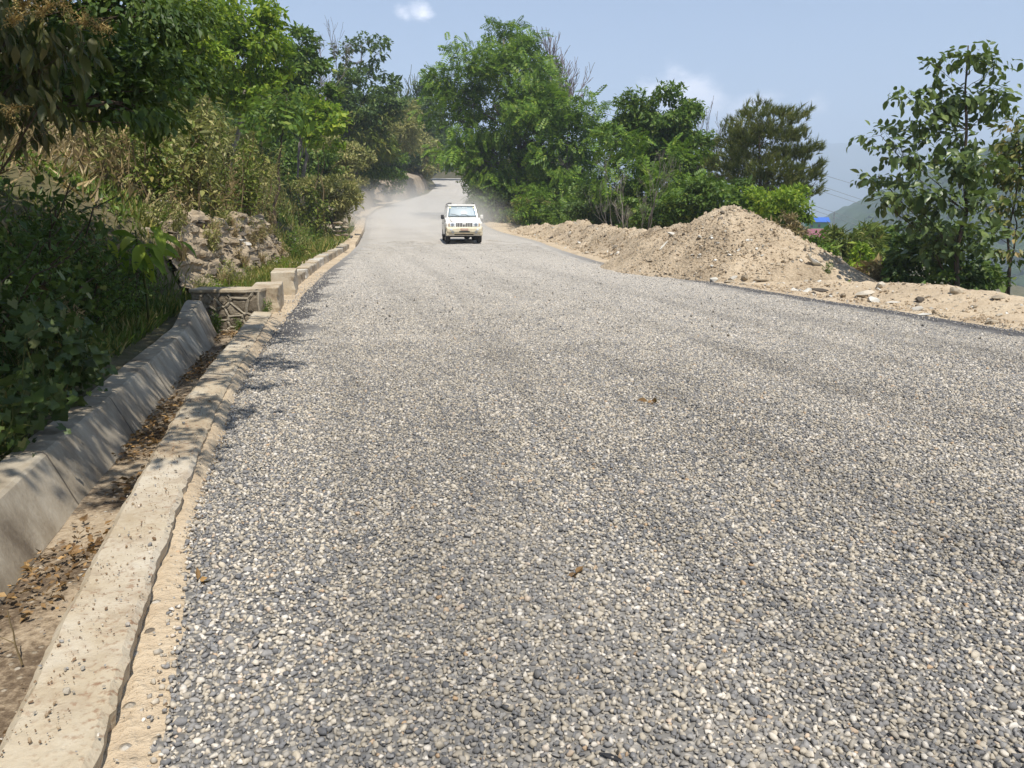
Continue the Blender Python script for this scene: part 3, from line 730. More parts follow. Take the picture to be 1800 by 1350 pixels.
def build_mound():
    xs = np.arange(MX - 4.2, MX + 4.0, .055); ys = np.arange(MY - 3.4, MY + 4.6, .06)
    X, Y = np.meshgrid(xs, ys, indexing='ij'); H = np.maximum(mound_h(X, Y), -.35)
    Z = ZR(Y) - .05 + H
    o = link('dirt_mound', grid_mesh('dirt_mound', X, Y, Z), M['mound']); tag(o, 'tall cone of excavated tan earth and stones on the road shoulder', 'dirt mound')
    return o
MOUND = build_mound()
def berm_h(e, y):
    top = np.interp(y, [21, 23, 26, 30, 35, 40, 45, 50, 55], [.5, 1.12, 1.0, .95, .95, .92, .62, .35, .0])
    k = e - 1.75 - .3 * fbm(y * .5, y * 0, seed=41)
    h = top * (1 + .55 * fbm(y * .55, e * .3, oct=3, seed=42)) * np.exp(-(k / .95) ** 2) 
    return h + sst(h, .02, .3) * (fbm(e * 2.2, y * 2.2, oct=5, seed=43, gain=.62) * .46 + .10 * np.abs(fbm(e * 3.3, y * 3.3, oct=3, seed=45)))
def build_berm():
    ys = np.arange(20.8, 56, .09); es = np.linspace(-.1, 4.2, 64)
    Y, E_ = np.meshgrid(ys, es, indexing='ij'); X = XR(Y) + E_ + .45
    Z = ZR(Y) - .06 + berm_h(E_, Y) - .4 * sst(E_, 3.2, 4.2)
    o = link('dirt_berm', grid_mesh('dirt_berm', X, Y, Z), M['mound']); tag(o, 'lower ragged ridge of tan spoil running from the mound to the big tree', 'dirt berm')
    return o
BERM = build_berm()
ROCKS = []
for i in range(12):
    V, F = hull_rock(300 + i, 15 + i, [(1, .75, .5), (1, .6, .42), (1, .85, .7), (1, .5, .3)][i % 4])
    me = mesh_np('rock', V, [F]); ROCKS.append((V, F))
def rock_obj(name, k, mat, loc, size, rot, parent):
    V, F = ROCKS[k % len(ROCKS)]; key = (k % len(ROCKS), mat)
    if key not in rock_obj.c: me = mesh_np('rock', V, [F]); me.materials.append(M[mat]); rock_obj.c[key] = me
    o = link(name, rock_obj.c[key], None, parent); o.location = loc; o.scale = (size, size, size) if isinstance(size, (int, float)) else size; o.rotation_euler = rot
    return o
rock_obj.c = {}
def surf_right(x, y):
    e = x - float(XR(y)); zs = float(shoulder_z(np.array([e]), np.array([y]))[0]); zm = -9
    if abs(x - MX) < 3.95 and abs(y - MY) < 4: zm = float(ZR(y)) - .05 + float(mound_h(np.array([x]), np.array([y]))[0])
    zb = float(ZR(y)) - .06 + float(berm_h(np.array([e - .45]), np.array([y]))[0]) if 21 < y < 55 else -9
    return max(zs, zm, zb), (MOUND if zm > zs and zm >= zb else BERM if zb > zs else SHOULDER)
def hit_right(u, v):
    """walk along the view ray of a photo pixel until it meets shoulder, berm or mound"""
    for y in np.arange(8, 52, .04):
        p = P(u, v, y)
        if p.x > XR(y) - .1:
            z, par = surf_right(p.x, y)
            if p.z <= z: return Vector((p.x, y, z)), par
    return None, None
def build_right_rocks():
    r = rs(77)
    named = [((1432, 466), (.34, .17, .15), 'white_rock', (0, .5, .25), 'pale angular rock slab bedded in the right flank of the mound', 0),
             ((1255, 494), (.13, .09, .085), 'white_rock', (0, 0, .3), 'white rounded stone at the road edge before the mound', 2),
             ((1166, 436), (.26, .07, .06), 'white_rock', (.1, -.5, .9), 'long white splinter of rock lying on the spoil left of the mound', 3),
             ((1181, 414), (.19, .13, .11), 'white_rock', (.2, .2, .4), 'pale block of rock where mound and spoil ridge meet', 4),
             ((1440, 514), (.24, .14, .11), 'darkrock', (.1, .1, .1), 'brown cracked rock at the mound foot beside the road', 5),
             ((1520, 521), (.26, .15, .12), 'rubble', (.1, -.1, .3), 'large buff boulder in the pile of stones on the shoulder', 0),
             ((1548, 505), (.15, .11, .10), 'rubble', (0, 0, .8), 'rounded stone topping the shoulder rim beside the bushes', 2),
             ((1536, 532), (.13, .10, .10), 'white_rock', (.2, .3, .1), 'small white pointed stone in front of the stone pile', 6),
             ((1626, 555), (.13, .08, .06), 'white_rock', (0, 0, .2), 'flat white stone alone at the outer road edge', 1),
             ((1570, 534), (.14, .08, .06), 'rubble', (0, 0, .0), 'flat cream stone just right of the stone pile', 1),
             ((1617, 531), (.11, .09, .09), 'darkrock', (.3, .2, .5), 'dark broken stone on the shoulder right of the pile', 6),
             ((1755, 526), (.17, .12, .08), 'rubble', (0, 0, .4), 'pale stone on the shoulder rim below the right-hand tree', 8),
             ((1340, 497), (.22, .12, .07), 'rubble', (0, .05, .2), 'broad flat stone at the foot of the mound', 9),
             ((1476, 452), (.08, .06, .05), 'rubble', (0, .05, .2), 'small pale stone high on the right edge of the mound', 9)]
    for (uv, s, m_, rot, lab, k) in named:
        p, par = hit_right(*uv)
        if p is None: continue
        o = rock_obj('rock', k, m_, p + Vector((0, 0, s[2] * .35)), s, rot, None); tag(o, lab, 'rock', 'rocks on the outer shoulder')
    cnt = {MOUND.name: 0, BERM.name: 0, SHOULDER.name: 0}
    for i in range(640):
        if i < 270: y = r.uniform(9, 19); x = float(XR(y)) + abs(r.normal(.75, .55)) + .12
        elif i < 480: a = r.uniform(-2.9, .9); q = 2.7 * math.sqrt(r.random()); x, y = MX + q * math.cos(a), MY + q * math.sin(a)
        else: y = r.uniform(20, 46); x = float(XR(y)) + r.uniform(.3, 2.4)
        z, par = surf_right(x, y)
        if cnt[par.name] > 290: continue
        cnt[par.name] += 1
        s = float(np.clip(np.exp(r.normal(-3.25, .55)), .014, .13)) * (1 if y < 24 else 1.3)
        rock_obj('stone', int(r.integers(0, 12)), ['rubble', 'rubble', 'white_rock', 'darkrock', 'rubble'][int(r.integers(0, 5))], (x, y, z + s * .15), (s, s * r.uniform(.7, 1.1), s * r.uniform(.6, 1.1)), r.uniform(-.6, .6, 3) + np.array((0, 0, r.uniform(0, 6))), par)
build_right_rocks()
def surf_right_v(x, y):
    e = x - XR(y); zs = shoulder_z(e, y); zm = np.where((np.abs(x - MX) < 3.95) & (np.abs(y - MY) < 4), ZR(y) - .05 + mound_h(x, y), -9)
    zb = np.where((y > 21) & (y < 55), ZR(y) - .06 + berm_h(e - .45, y), -9); return np.maximum(np.maximum(zs, zm), zb)
def scatter_hulls(name, x, y, z, s, mat, parent, r):
    n = len(x); mb = MB(); k = r.integers(0, 10, n); q = nrm4(r.normal(size=(n, 4))); w, a, b, c = q.T
    Rm = np.stack([1 - 2 * (b * b + c * c), 2 * (a * b - w * c), 2 * (a * c + w * b), 2 * (a * b + w * c), 1 - 2 * (a * a + c * c), 2 * (b * c - w * a), 2 * (a * c - w * b), 2 * (b * c + w * a), 1 - 2 * (a * a + b * b)], -1).reshape(n, 3, 3)
    for j in range(10):
        i = np.nonzero(k == j)[0]
        if len(i) == 0: continue
        V, F = CHIPS[j]; W = np.einsum('nij,vj->nvi', Rm[i], V) * s[i][:, None, None] + np.stack([x[i], y[i], z[i]], -1)[:, None, :]
        mb.add(W.reshape(-1, 3), (F[None] + (np.arange(len(i)) * len(V))[:, None, None]).reshape(-1, 3))
    return link(name, mb.mesh(name), M[mat], parent)
def nrm4(a): return a / np.linalg.norm(a, axis=1, keepdims=True)
def clods(parent, x, y, mat, r, smin, smax):
    s = np.exp(r.uniform(math.log(smin), math.log(smax), len(x))); o = scatter_hulls('clods', x, y, surf_right_v(x, y) + s * .1, s, mat, parent, r); o['kind'] = 'stuff'
_r = rs(91); _a = _r.uniform(-3.1, 1.2, 2200); _q = 2.8 * np.sqrt(_r.random(2200)); clods(MOUND, MX + _q * np.cos(_a), MY + _q * np.sin(_a), 'mound', _r, .012, .06)
_y = _r.uniform(20, 50, 1500); clods(BERM, XR(_y) + _r.uniform(.5, 3.0, 1500), _y, 'mound', _r, .025, .11)
_y = _r.uniform(8.5, 22, 3200); _n = 2600; _yy = _r.uniform(8.5, 24, _n); _e = _r.normal(-.08, .26, _n); _s = .0115 * np.exp(_r.normal(0, .25, _n)); _xx = XR(_yy) + _e
_o = scatter_hulls('spilled_chippings', _xx, _yy, np.where(_e > -.05, shoulder_z(_e, _yy), road_z(_xx, _yy)) + _s * .3 + .004, _s, 'gravel', ROAD, _r); _o['kind'] = 'stuff'
_n = 1500; _yy = _r.uniform(8.5, 20, _n); _e = _r.normal(.12, .16, _n); _s = .0115 * np.exp(_r.normal(0, .25, _n)); _xx = XL(_yy) + _e
_o = scatter_hulls('spilled_chippings', _xx, _yy, road_z(_xx, _yy) + _s * .4 + .012 * (_e < .05), _s, 'gravel', ROAD, _r); _o['kind'] = 'stuff'
clods(SHOULDER, XR(_y) + np.abs(_r.normal(.2, .9, 3200)) + .12, _y, 'sand', _r, .008, .05)

# ------------------------------------------------------------------ rock outcrop on the hill side
def face_x(y, t):
    """the cut face: x of the rock surface at distance y and height fraction t"""
    xs = float(XL(y)) - 1.2
    return xs - .42 - .55 * t + .30 * float(fbm(np.array([y * .55]), np.array([t * .6]), oct=3, seed=61)[0])
def build_outcrop():
    r = rs(14)
    ob = thing('rock_outcrop', 'layered grey-brown shale face in the cut bank above the verge', 'rock face')
    ys = np.arange(12.6, 25.5, .07); ts = np.linspace(0, 1, 42); Y, T = np.meshgrid(ys, ts, indexing='ij')
    top = 1.42 + .45 * fbm(Y * .6, Y * 0, oct=3, seed=62) - .9 * sst(Y, 22.5, 25.5) - .5 * (1 - sst(Y, 12.6, 13.6))
    lay = np.floor(T * top * 11 + fbm(Y * .9, T * 2, oct=2, seed=63) * 2.6)
    step = _h(lay, np.floor(Y * 1.4 + lay * .37), lay * 0, 5) * .16 + _h(lay, np.floor(Y * 4 + lay * .7), lay * 0, 6) * .07
    X = np.vectorize(face_x)(Y, T) + step + fbm(Y * 5, T * 8, oct=3, seed=64) * .10
    Z = ZR(Y) - .05 + T * top
    # roll back onto the slope at the top
    kk = np.array([.08, .17, .27, .38, .5, .65]); back_x = X[:, -1:] - kk; back_z = Z[:, -1:] + .03 - .5 * kk ** 1.3
    back_z = back_z + .26 * fbm(Y[:, :6] * 2.6, kk[None] * 5 + Y[:, :6] * 0, oct=4, seed=57, gain=.65); back_x = back_x + .12 * fbm(Y[:, :6] * 5, kk[None] * 9 + Y[:, :6] * 0, oct=3, seed=56)
    X = np.concatenate([X, back_x], 1); Z = np.concatenate([Z, back_z], 1); Y = np.concatenate([Y, Y[:, :6]], 1)
    link('rock_face', grid_mesh('rock_face', X, Y, Z, False), M['shale'], ob)
    for i in range(130):
        y = r.uniform(12.9, 24.5); t = r.random() ** .9; tp = 1.42 - .8 * float(sst(y, 22.5, 25.5))
        s = r.uniform(.07, .22)
        rock_obj('stone', int(r.integers(0, 12)), 'shale' if r.random() < .88 else 'rubble', (face_x(y, t) + .06, y, t * tp), (s * .8, s * 1.5, s * r.uniform(.2, .45)), (r.normal(0, .15), r.normal(0, .15), r.normal(0, .5)), ob)
    # rubble tumbled above the face
    rub = [(float(r.uniform(255, 360)), float(r.uniform(342, 408)), float(r.uniform(.1, .26))) for _ in range(15)] + [(float(r.uniform(380, 470)), float(r.uniform(378, 396)), float(r.uniform(.08, .18))) for _ in range(8)]
    for (u, v, sz) in rub + list(((330, 385, .3), (300, 360, .28), (318, 362, .34), (285, 395, .22), (340, 350, .2), (345, 400, .3), (270, 385, .2), (262, 405, .25), (310, 345, .16), (350, 375, .15), (295, 410, .25))):
        y = 17.0 + r.uniform(-1, 1)
        for yy in np.arange(12, 26, .1):
            p = P(u, v, yy)
            if p.z < max(tz(p.x, yy) + .05, 0): y = yy; break
        p = P(u, v, y)
        rock_obj('stone', int(r.integers(0, 12)), 'rubble', (p.x, y, p.z), (sz * .7, sz * .7, sz * .55), tuple(r.uniform(-.4, .4, 3)), ob)
    def place_hill(u, v, y0=10, y1=45):
        for yy in np.arange(y0, y1, .1):
            p = P(u, v, yy)
            if p.z < tz(p.x, yy): return Vector((p.x, yy, tz(p.x, yy)))
        return P(u, v, y1)
    p = place_hill(520, 440)
    o = rock_obj('boulder', 1, 'white_rock', p + Vector((0, 0, .28)), (.28, .55, .62), (.2, -.75, .5), None); tag(o, 'pale leaning slab of rock in the grass beside the shale face', 'boulder')
    # slope rock high up at the left, seen through the branches
    p = place_hill(105, 243, 14, 40)
    o = rock_obj('boulder', 3, 'rubble', p, (1.4, .7, .22), (.0, .30, -.35), None); tag(o, 'long pale rock ledge on the bare slope at far left', 'boulder')
    # small dry-stone stack by the verge
    st = thing('stone_stack', 'small dry stack of grey stones half hidden in shrubs by the verge', 'stone stack')
    for i in range(12):
        row = i // 3; q = P(594 + (i % 3) * 7 - 4 * (row % 2), 413 - row * 7, 30.5)
        rock_obj('stone', i, 'shale' if i % 3 else 'rubble', (q.x, q.y + (i % 2) * .06, q.z), (.15, .2, .085), tuple(r.normal(0, .12, 3)), st)
    # far cut banks
    for nm, y0, y1, hgt, lab, mt, lean in (('cut_bank', 44, 62, 1.25, 'grey eroded earth cut at the outside of the first bend', 'shale', .4), ('cut_bank', 63.5, 78, 1.7, 'grey vertical earth cut behind the dust, past the first bend', 'shale', .3),
                                           ('cut_bank', 84, 128, 2.1, 'tan eroded cut bank before the far bend', 'bankcut', .8)):
        ys = np.arange(y0, y1, .3); ts = np.linspace(0, 1, 16); Y, T = np.meshgrid(ys, ts, indexing='ij')
        endf = sst(Y, y0, y0 + 2.5) * (1 - sst(Y, y1 - 3, y1)); top = hgt * (1 + .4 * fbm(Y * .3, Y * 0, seed=66)) * (.25 + .75 * endf)
        X = XL(Y) - .95 - lean * T ** 1.4 + .9 * fbm(Y * .8, T * .5, oct=4, seed=67) + .22 * fbm(Y * 3.2, T * 1.5, oct=3, seed=68); Z = ZR(Y) - .1 + T * top
        X = np.concatenate([X, X[:, -1:] - 1.6], 1); Z = np.concatenate([Z, Z[:, -1:] + .4], 1); Y = np.concatenate([Y, Y[:, -1:]], 1)
        tag(link(nm, grid_mesh(nm, X, Y, Z), M[mt]), lab, 'earth bank', 'cut banks along the inner side')
    ys = np.arange(158, 222, .8); ts = np.linspace(0, 1, 12); Y, T = np.meshgrid(ys, ts, indexing='ij')
    X = XR(Y) - .3 + 4.5 * T + 1.2 * T * fbm(Y * .3, T, oct=4, seed=69); Z = ZR(Y) - .2 + 4.6 * T ** .8 * (1 + .5 * fbm(Y * .2, Y * 0, oct=3, seed=70)); X = np.concatenate([X, X[:, -1:] + 4], 1); Z = np.concatenate([Z, Z[:, -1:] - 2], 1); Y = np.concatenate([Y, Y[:, -1:]], 1)
    tag(link('cut_bank', grid_mesh('cut_bank', X, Y, Z), M['bank']), 'brown overgrown earth bank closing the view at the top of the road', 'earth bank')
    return place_hill
place_hill = build_outcrop()

# ------------------------------------------------------------------ foliage
def T_oval(w=.27): return np.array([(0, 0, 0), (w, .42, .05), (0, 1, -.10), (-w, .42, .05)]), np.array([(0, 1, 2), (0, 2, 3)])
def T_big(w=.30):
    V = np.array([(0, 0, 0), (w * .75, .22, .05), (w, .48, .06), (w * .62, .78, .0), (0, 1.02, -.12), (-w * .62, .78, .0), (-w, .48, .06), (-w * .75, .22, .05), (0, .35, -.01), (0, .7, -.04)])
    F = np.array([(0, 1, 8), (1, 2, 8), (2, 9, 8), (2, 3, 9), (3, 4, 9), (4, 5, 9), (5, 6, 9), (6, 8, 9), (6, 7, 8), (7, 0, 8)]); return V, F
def T_pinnate(pairs=6, w=.135, ll=.33):
    V, F = [], []
    for i in range(pairs):
        t = .14 + .8 * i / (pairs - 1); zz = -.22 * t * t; l = ll * (1 - .45 * abs(t - .5))
        for s in (-1, 1):
            b = np.array((0, t, zz)); d = np.array((s * .9, .42, -.22)); d = d / np.linalg.norm(d) * l
            n = np.array((-d[1], d[0], 0)) / l * w * (1 if s > 0 else 1)
            k = len(V); V += [b, b + d * .45 + n * .55, b + d, b + d * .45 - n * .55]; F += [(k, k + 1, k + 2), (k, k + 2, k + 3)]
    k = len(V); b = np.array((0, .96, -.21)); V += [b, b + (w * .6, .1, -.03), b + (0, .24, -.08), b + (-w * .6, .1, -.03)]; F += [(k, k + 1, k + 2), (k, k + 2, k + 3)]
    return np.array(V), np.array(F)
def T_needles(n=26, seed=2):
    r = rs(seed); V, F = [], []
    for i in range(n):
        a = r.uniform(0, 6.283); t0 = r.uniform(0, .6); sp = r.uniform(.35, 1.0); d = np.array((math.cos(a) * sp, 1, math.sin(a) * sp)); d = d / np.linalg.norm(d) * r.uniform(.5, .75)
        b = np.array((0, t0, 0)); w = np.cross(d, r.normal(size=3)); w = w / np.linalg.norm(w) * .030
        k = len(V); V += [b - w, b + w, b + d]; F.append((k, k + 1, k + 2))
    return np.array(V), np.array(F)
def T_lobed():
    ang = np.radians([-90, -52, -30, 8, 38, 62, 90, 118, 142, 172, 210, 232]); rad = [.10, .52, .40, .56, .40, .48, .66, .48, .40, .56, .40, .52]
    V = [(0, .32, -.02)] + [(r_ * math.cos(a), .32 + r_ * math.sin(a), .03 * math.cos(3 * a)) for a, r_ in zip(ang, rad)]
    return np.array(V), np.array([(0, i, i % 12 + 1) for i in range(1, 13)])
TEMPL = {'oval': T_oval(), 'round': T_oval(.38), 'lance': T_oval(.13), 'grass': T_oval(.035), 'big': T_big(), 'bigl': T_big(.2), 'pin': T_pinnate(), 'pin_s': T_pinnate(4, .17, .38), 'needle': T_needles(), 'lobed': T_lobed()}
def nrm(a): return a / (np.linalg.norm(a, axis=-1, keepdims=True) + 1e-9)
def frames(d, nh):
    Y = nrm(d); X = nrm(np.cross(Y, nh)); Z = np.cross(X, Y); return np.stack([X, Y, Z], -1)     # columns
def leaf_arrays(tp, pos, d, nh, size):
    V0, F0 = TEMPL[tp]; R = frames(d, nh); n = len(pos)
    W = np.einsum('nij,vj->nvi', R, V0) * size[:, None, None] + pos[:, None, :]
    return W.reshape(-1, 3), (F0[None] + (np.arange(n) * len(V0))[:, None, None]).reshape(-1, 3)
def spline(p0, p1, r, sag=0., n=5, wob=.06):
    p0, p1 = np.asarray(p0, float), np.asarray(p1, float); t = np.linspace(0, 1, n)[:, None]; L = np.linalg.norm(p1 - p0)
    q = p0 + (p1 - p0) * t + np.array((0, 0, sag * L)) * (4 * t * (1 - t)); q[1:-1] += r.normal(0, wob * L, (n - 2, 3)) * .6
    return q
def foliage(blobs, r, leaf, size, lai, clump=.42, droop=.25, shell=.55, up=.7, spread=.7):
    """blobs: (center, radii). returns leaf pos, dir, normal hint, sizes and twig ends"""
    V0 = TEMPL[leaf][0]; PP, DD, NN, SS, tw = [], [], [], [], []
    area1 = {'oval': .25, 'round': .36, 'lance': .12, 'grass': .035, 'big': .42, 'bigl': .3, 'pin': .42, 'pin_s': .42, 'needle': .30, 'lobed': .75}[leaf] * size * size
    for (c, rad) in blobs:
        c, rad = np.asarray(c, float), np.asarray(rad, float)
        n = max(10, int(lai * math.pi * rad[0] * rad[2] / area1 * 1.15))
        rm = float(rad.mean()); nc = max(6, int(26 * min(1.8, max(.5, rm / max(size * 4.5, .01) * .35)) ** 1.2))
        v = nrm(r.normal(size=(nc, 3))); rr = (shell + (1.05 - shell) * r.random((nc, 1)) ** .6); cc = c + v * rr * rad
        tw.append((c, cc))
        k = r.integers(0, nc, n); g = np.clip(r.normal(size=(n, 3)), -1.6, 1.6) * (clump * rad / (nc / 14.) ** .33) * .62
        g[:, 2] *= .62
        p = cc[k] + g
        out = nrm((p - c) / rad)
        d = nrm(out * .55 + nrm(r.normal(size=(n, 3))) * spread + np.array((0, 0, -droop)))
        nh = nrm(np.array((0, 0, up)) + nrm(r.normal(size=(n, 3))) * .55 + out * .25)
        PP.append(p); DD.append(d); NN.append(nh); SS.append(size * np.exp(r.normal(0, .30, n)))
    return np.concatenate(PP), np.concatenate(DD), np.concatenate(NN), np.concatenate(SS), tw
def px_blobs(bl, y, r, dscale=1.0, dj=.5):
    out = []
    for b in bl:
        u, v, ru, rv = b[:4]; m = y / FPX; off = b[4] if len(b) > 4 else r.normal(0, dj) * .5 * (ru + rv) * m
        c = P(u, v, y + off); m = (y + off) / FPX
        out.append((np.array(c), np.array((ru * m, .5 * (ru + rv) * m * dscale, rv * m))))
    return out
def tree(name, label, y, base_u, blobs, leaf='oval', size=.14, lai=2.6, mat='lf_mid', bark='bark_grey', trunk_r=None, group=None, cat='tree', droop=.25, seed=0, world=None, trunk_to=None, clump=.42,
         twig=True, split=0, base=None, shell=.55, multi=1, up=.7, extra=None, spread=.7, limb_vis=1.0):
    r = rs(1000 + seed); B = px_blobs(blobs, y, r) if blobs else []
    if world: B += [(np.array(c, float), np.array(q, float)) for c, q in world]
    if base is None:
        bx = P(base_u, 400, y).x; base = Vector((bx, y, tz(bx, y) - .05))
    base = Vector(base)
    root = thing(name, label, cat, base, 0, group); b0 = np.array(base)
    C = np.array([b[0] for b in B]); topc = C[np.argmax(C[:, 2])]; H = max(.3, topc[2] - base.z)
    tr = trunk_r or max(.02, H * .014)
    mb = MB(); trunks = []
    for m_ in range(multi):
        off = np.array((r.normal(0, tr * 2.2), r.normal(0, tr * 2.2), 0)) * (multi > 1); tp = topc if m_ == 0 else C[r.integers(len(C))]
        if trunk_to is not None and m_ == 0: tp = np.array(trunk_to)
        n = 9; t = np.linspace(0, 1, n)[:, None]; cur = b0 + off + (tp - b0 - off) * np.concatenate([t ** 1.35, t ** 1.35, t], 1)
        cur[1:-1, :2] += r.normal(0, .012 * H, (n - 2, 2)); rad = tr * (1 - .82 * t[:, 0]) + tr * .5 * np.exp(-t[:, 0] * 14)
        mb.tube(cur - b0, rad, 7); trunks.append((cur, rad))
    allp = np.concatenate([c for c, _ in trunks]); allr = np.concatenate([q for _, q in trunks])
    pos, d, nh, sz, tw = foliage(B, r, leaf, size, lai, clump, droop, shell, up, spread)
    if split:
        u, v, fw = proj(pos); k = ~((fw < 3.9) & (v > -60) & (u > -100)); pos, d, nh, sz = pos[k], d[k], nh[k], sz[k]
    for (c, cc) in tw:
        dz = c[2] - allp[:, 2]; hd = np.linalg.norm((allp - c)[:, :2], axis=1); cost = np.abs(dz - hd * .7) + hd * .3 + (dz < 0) * 3
        j = int(np.argmin(cost)); rl = min(allr[j] * .6, tr * .5) * limb_vis
        lim = spline(allp[j], c, r, -.05, 5, .04); mb.tube(lim - b0, np.linspace(rl, rl * .45, 5), 5, False)
        if twig:
            for q in cc:
                s0 = lim[2 + int(r.integers(0, 3))]; mb.tube(spline(s0, q, r, .04, 4, .05) - b0, np.linspace(rl * .38, rl * .10, 4), 3, False)
    link('trunk', mb.mesh('trunk', True), M[bark], root)
    if extra: extra(root, b0, B, r)
    if split:
        u, v, fw = proj(pos); inf = (u > -20) & (u < 1820) & (v > -20) & (v < 1370); big = np.where(inf, sz / fw, 0); idx = np.argsort(-big)[:split]
        V0, F0 = TEMPL[leaf]; mes = []
        for k in range(5):
            W = V0.copy(); W[:, 2] += r.normal(0, .02, len(W)) + W[:, 1] ** 2 * r.uniform(-.25, .05); W[:, 0] *= r.uniform(.85, 1.15)
            me = mesh_np('leaf', W, [F0], True); me.materials.append(M[mat]); mes.append(me)
        R = frames(d, nh)
        for i in idx:
            o = link('leaf', mes[int(i) % 5], None, root); mt = Matrix(R[i].tolist()).to_4x4(); o.rotation_euler = mt.to_euler(); o.location = pos[i] - b0; o.scale = (sz[i],) * 3
        k = np.ones(len(pos), bool); k[idx] = False; pos, d, nh, sz = pos[k], d[k], nh[k], sz[k]
    V, F = leaf_arrays(leaf, pos - b0, d, nh, sz); me = mesh_np('crown', V, [F], False)
    o = link('crown', me, M[mat], root)
    if split: o.name = 'foliage'; o['kind'] = 'stuff'
    tree.tris += len(F)
    return root
tree.tris = 0
def bare_branches(mb, p, d, L, rad, lev, r, k=4, spread=.5, upw=.12):
    n = 4; pts = [np.asarray(p, float)]; dd = np.asarray(d, float)
    for i in range(n): dd = nrm(dd + r.normal(0, .10, 3) + np.array((0, 0, upw * .3))); pts.append(pts[-1] + dd * L / n)
    rad = max(rad, bare_branches.floor); mb.tube(pts, np.linspace(rad, max(rad * .62, bare_branches.floor * .8), n + 1), 5 if rad > .02 else 3, False)
    if lev <= 0: return
    for i in range(int(r.integers(2, k + 1))):
        j = int(r.integers(2, n + 1)); nd = nrm(dd + nrm(r.normal(size=3)) * spread + np.array((0, 0, upw))); bare_branches(mb, pts[j], nd, L * r.uniform(.58, .82), rad * r.uniform(.45, .62), lev - 1, r, k, spread, upw)
bare_branches.floor = 0
def bare_tree(name, label, y, base_u, h_px_top, mat, L0=.3, lev=5, rad=.1, seed=0, lean=0., spread=.55, k=4, cat='tree', upw=.15, base=None, group=None):
    r = rs(2000 + seed); bx = P(base_u, 400, y).x; base = Vector((bx, y, tz(bx, y) - .05)) if base is None else Vector(base)
    H = P(base_u, h_px_top, y).z - base.z
    root = thing(name, label, cat, base, 0, group); mb = MB(); bare_branches.floor = y / FPX * (.18 if cat == 'dead shrub' else .36); bare_branches(mb, (0, 0, 0), nrm(np.array((lean, 0, 1.))), H * L0, rad, lev, r, k, spread, upw)
    V = np.concatenate(mb.V); s = H / max(.1, V[:, 2].max()); mb.V = [v * np.array((s ** .6, s ** .6, s)) for v in mb.V]
    link('trunk', mb.mesh('trunk', True), M[mat], root); return root

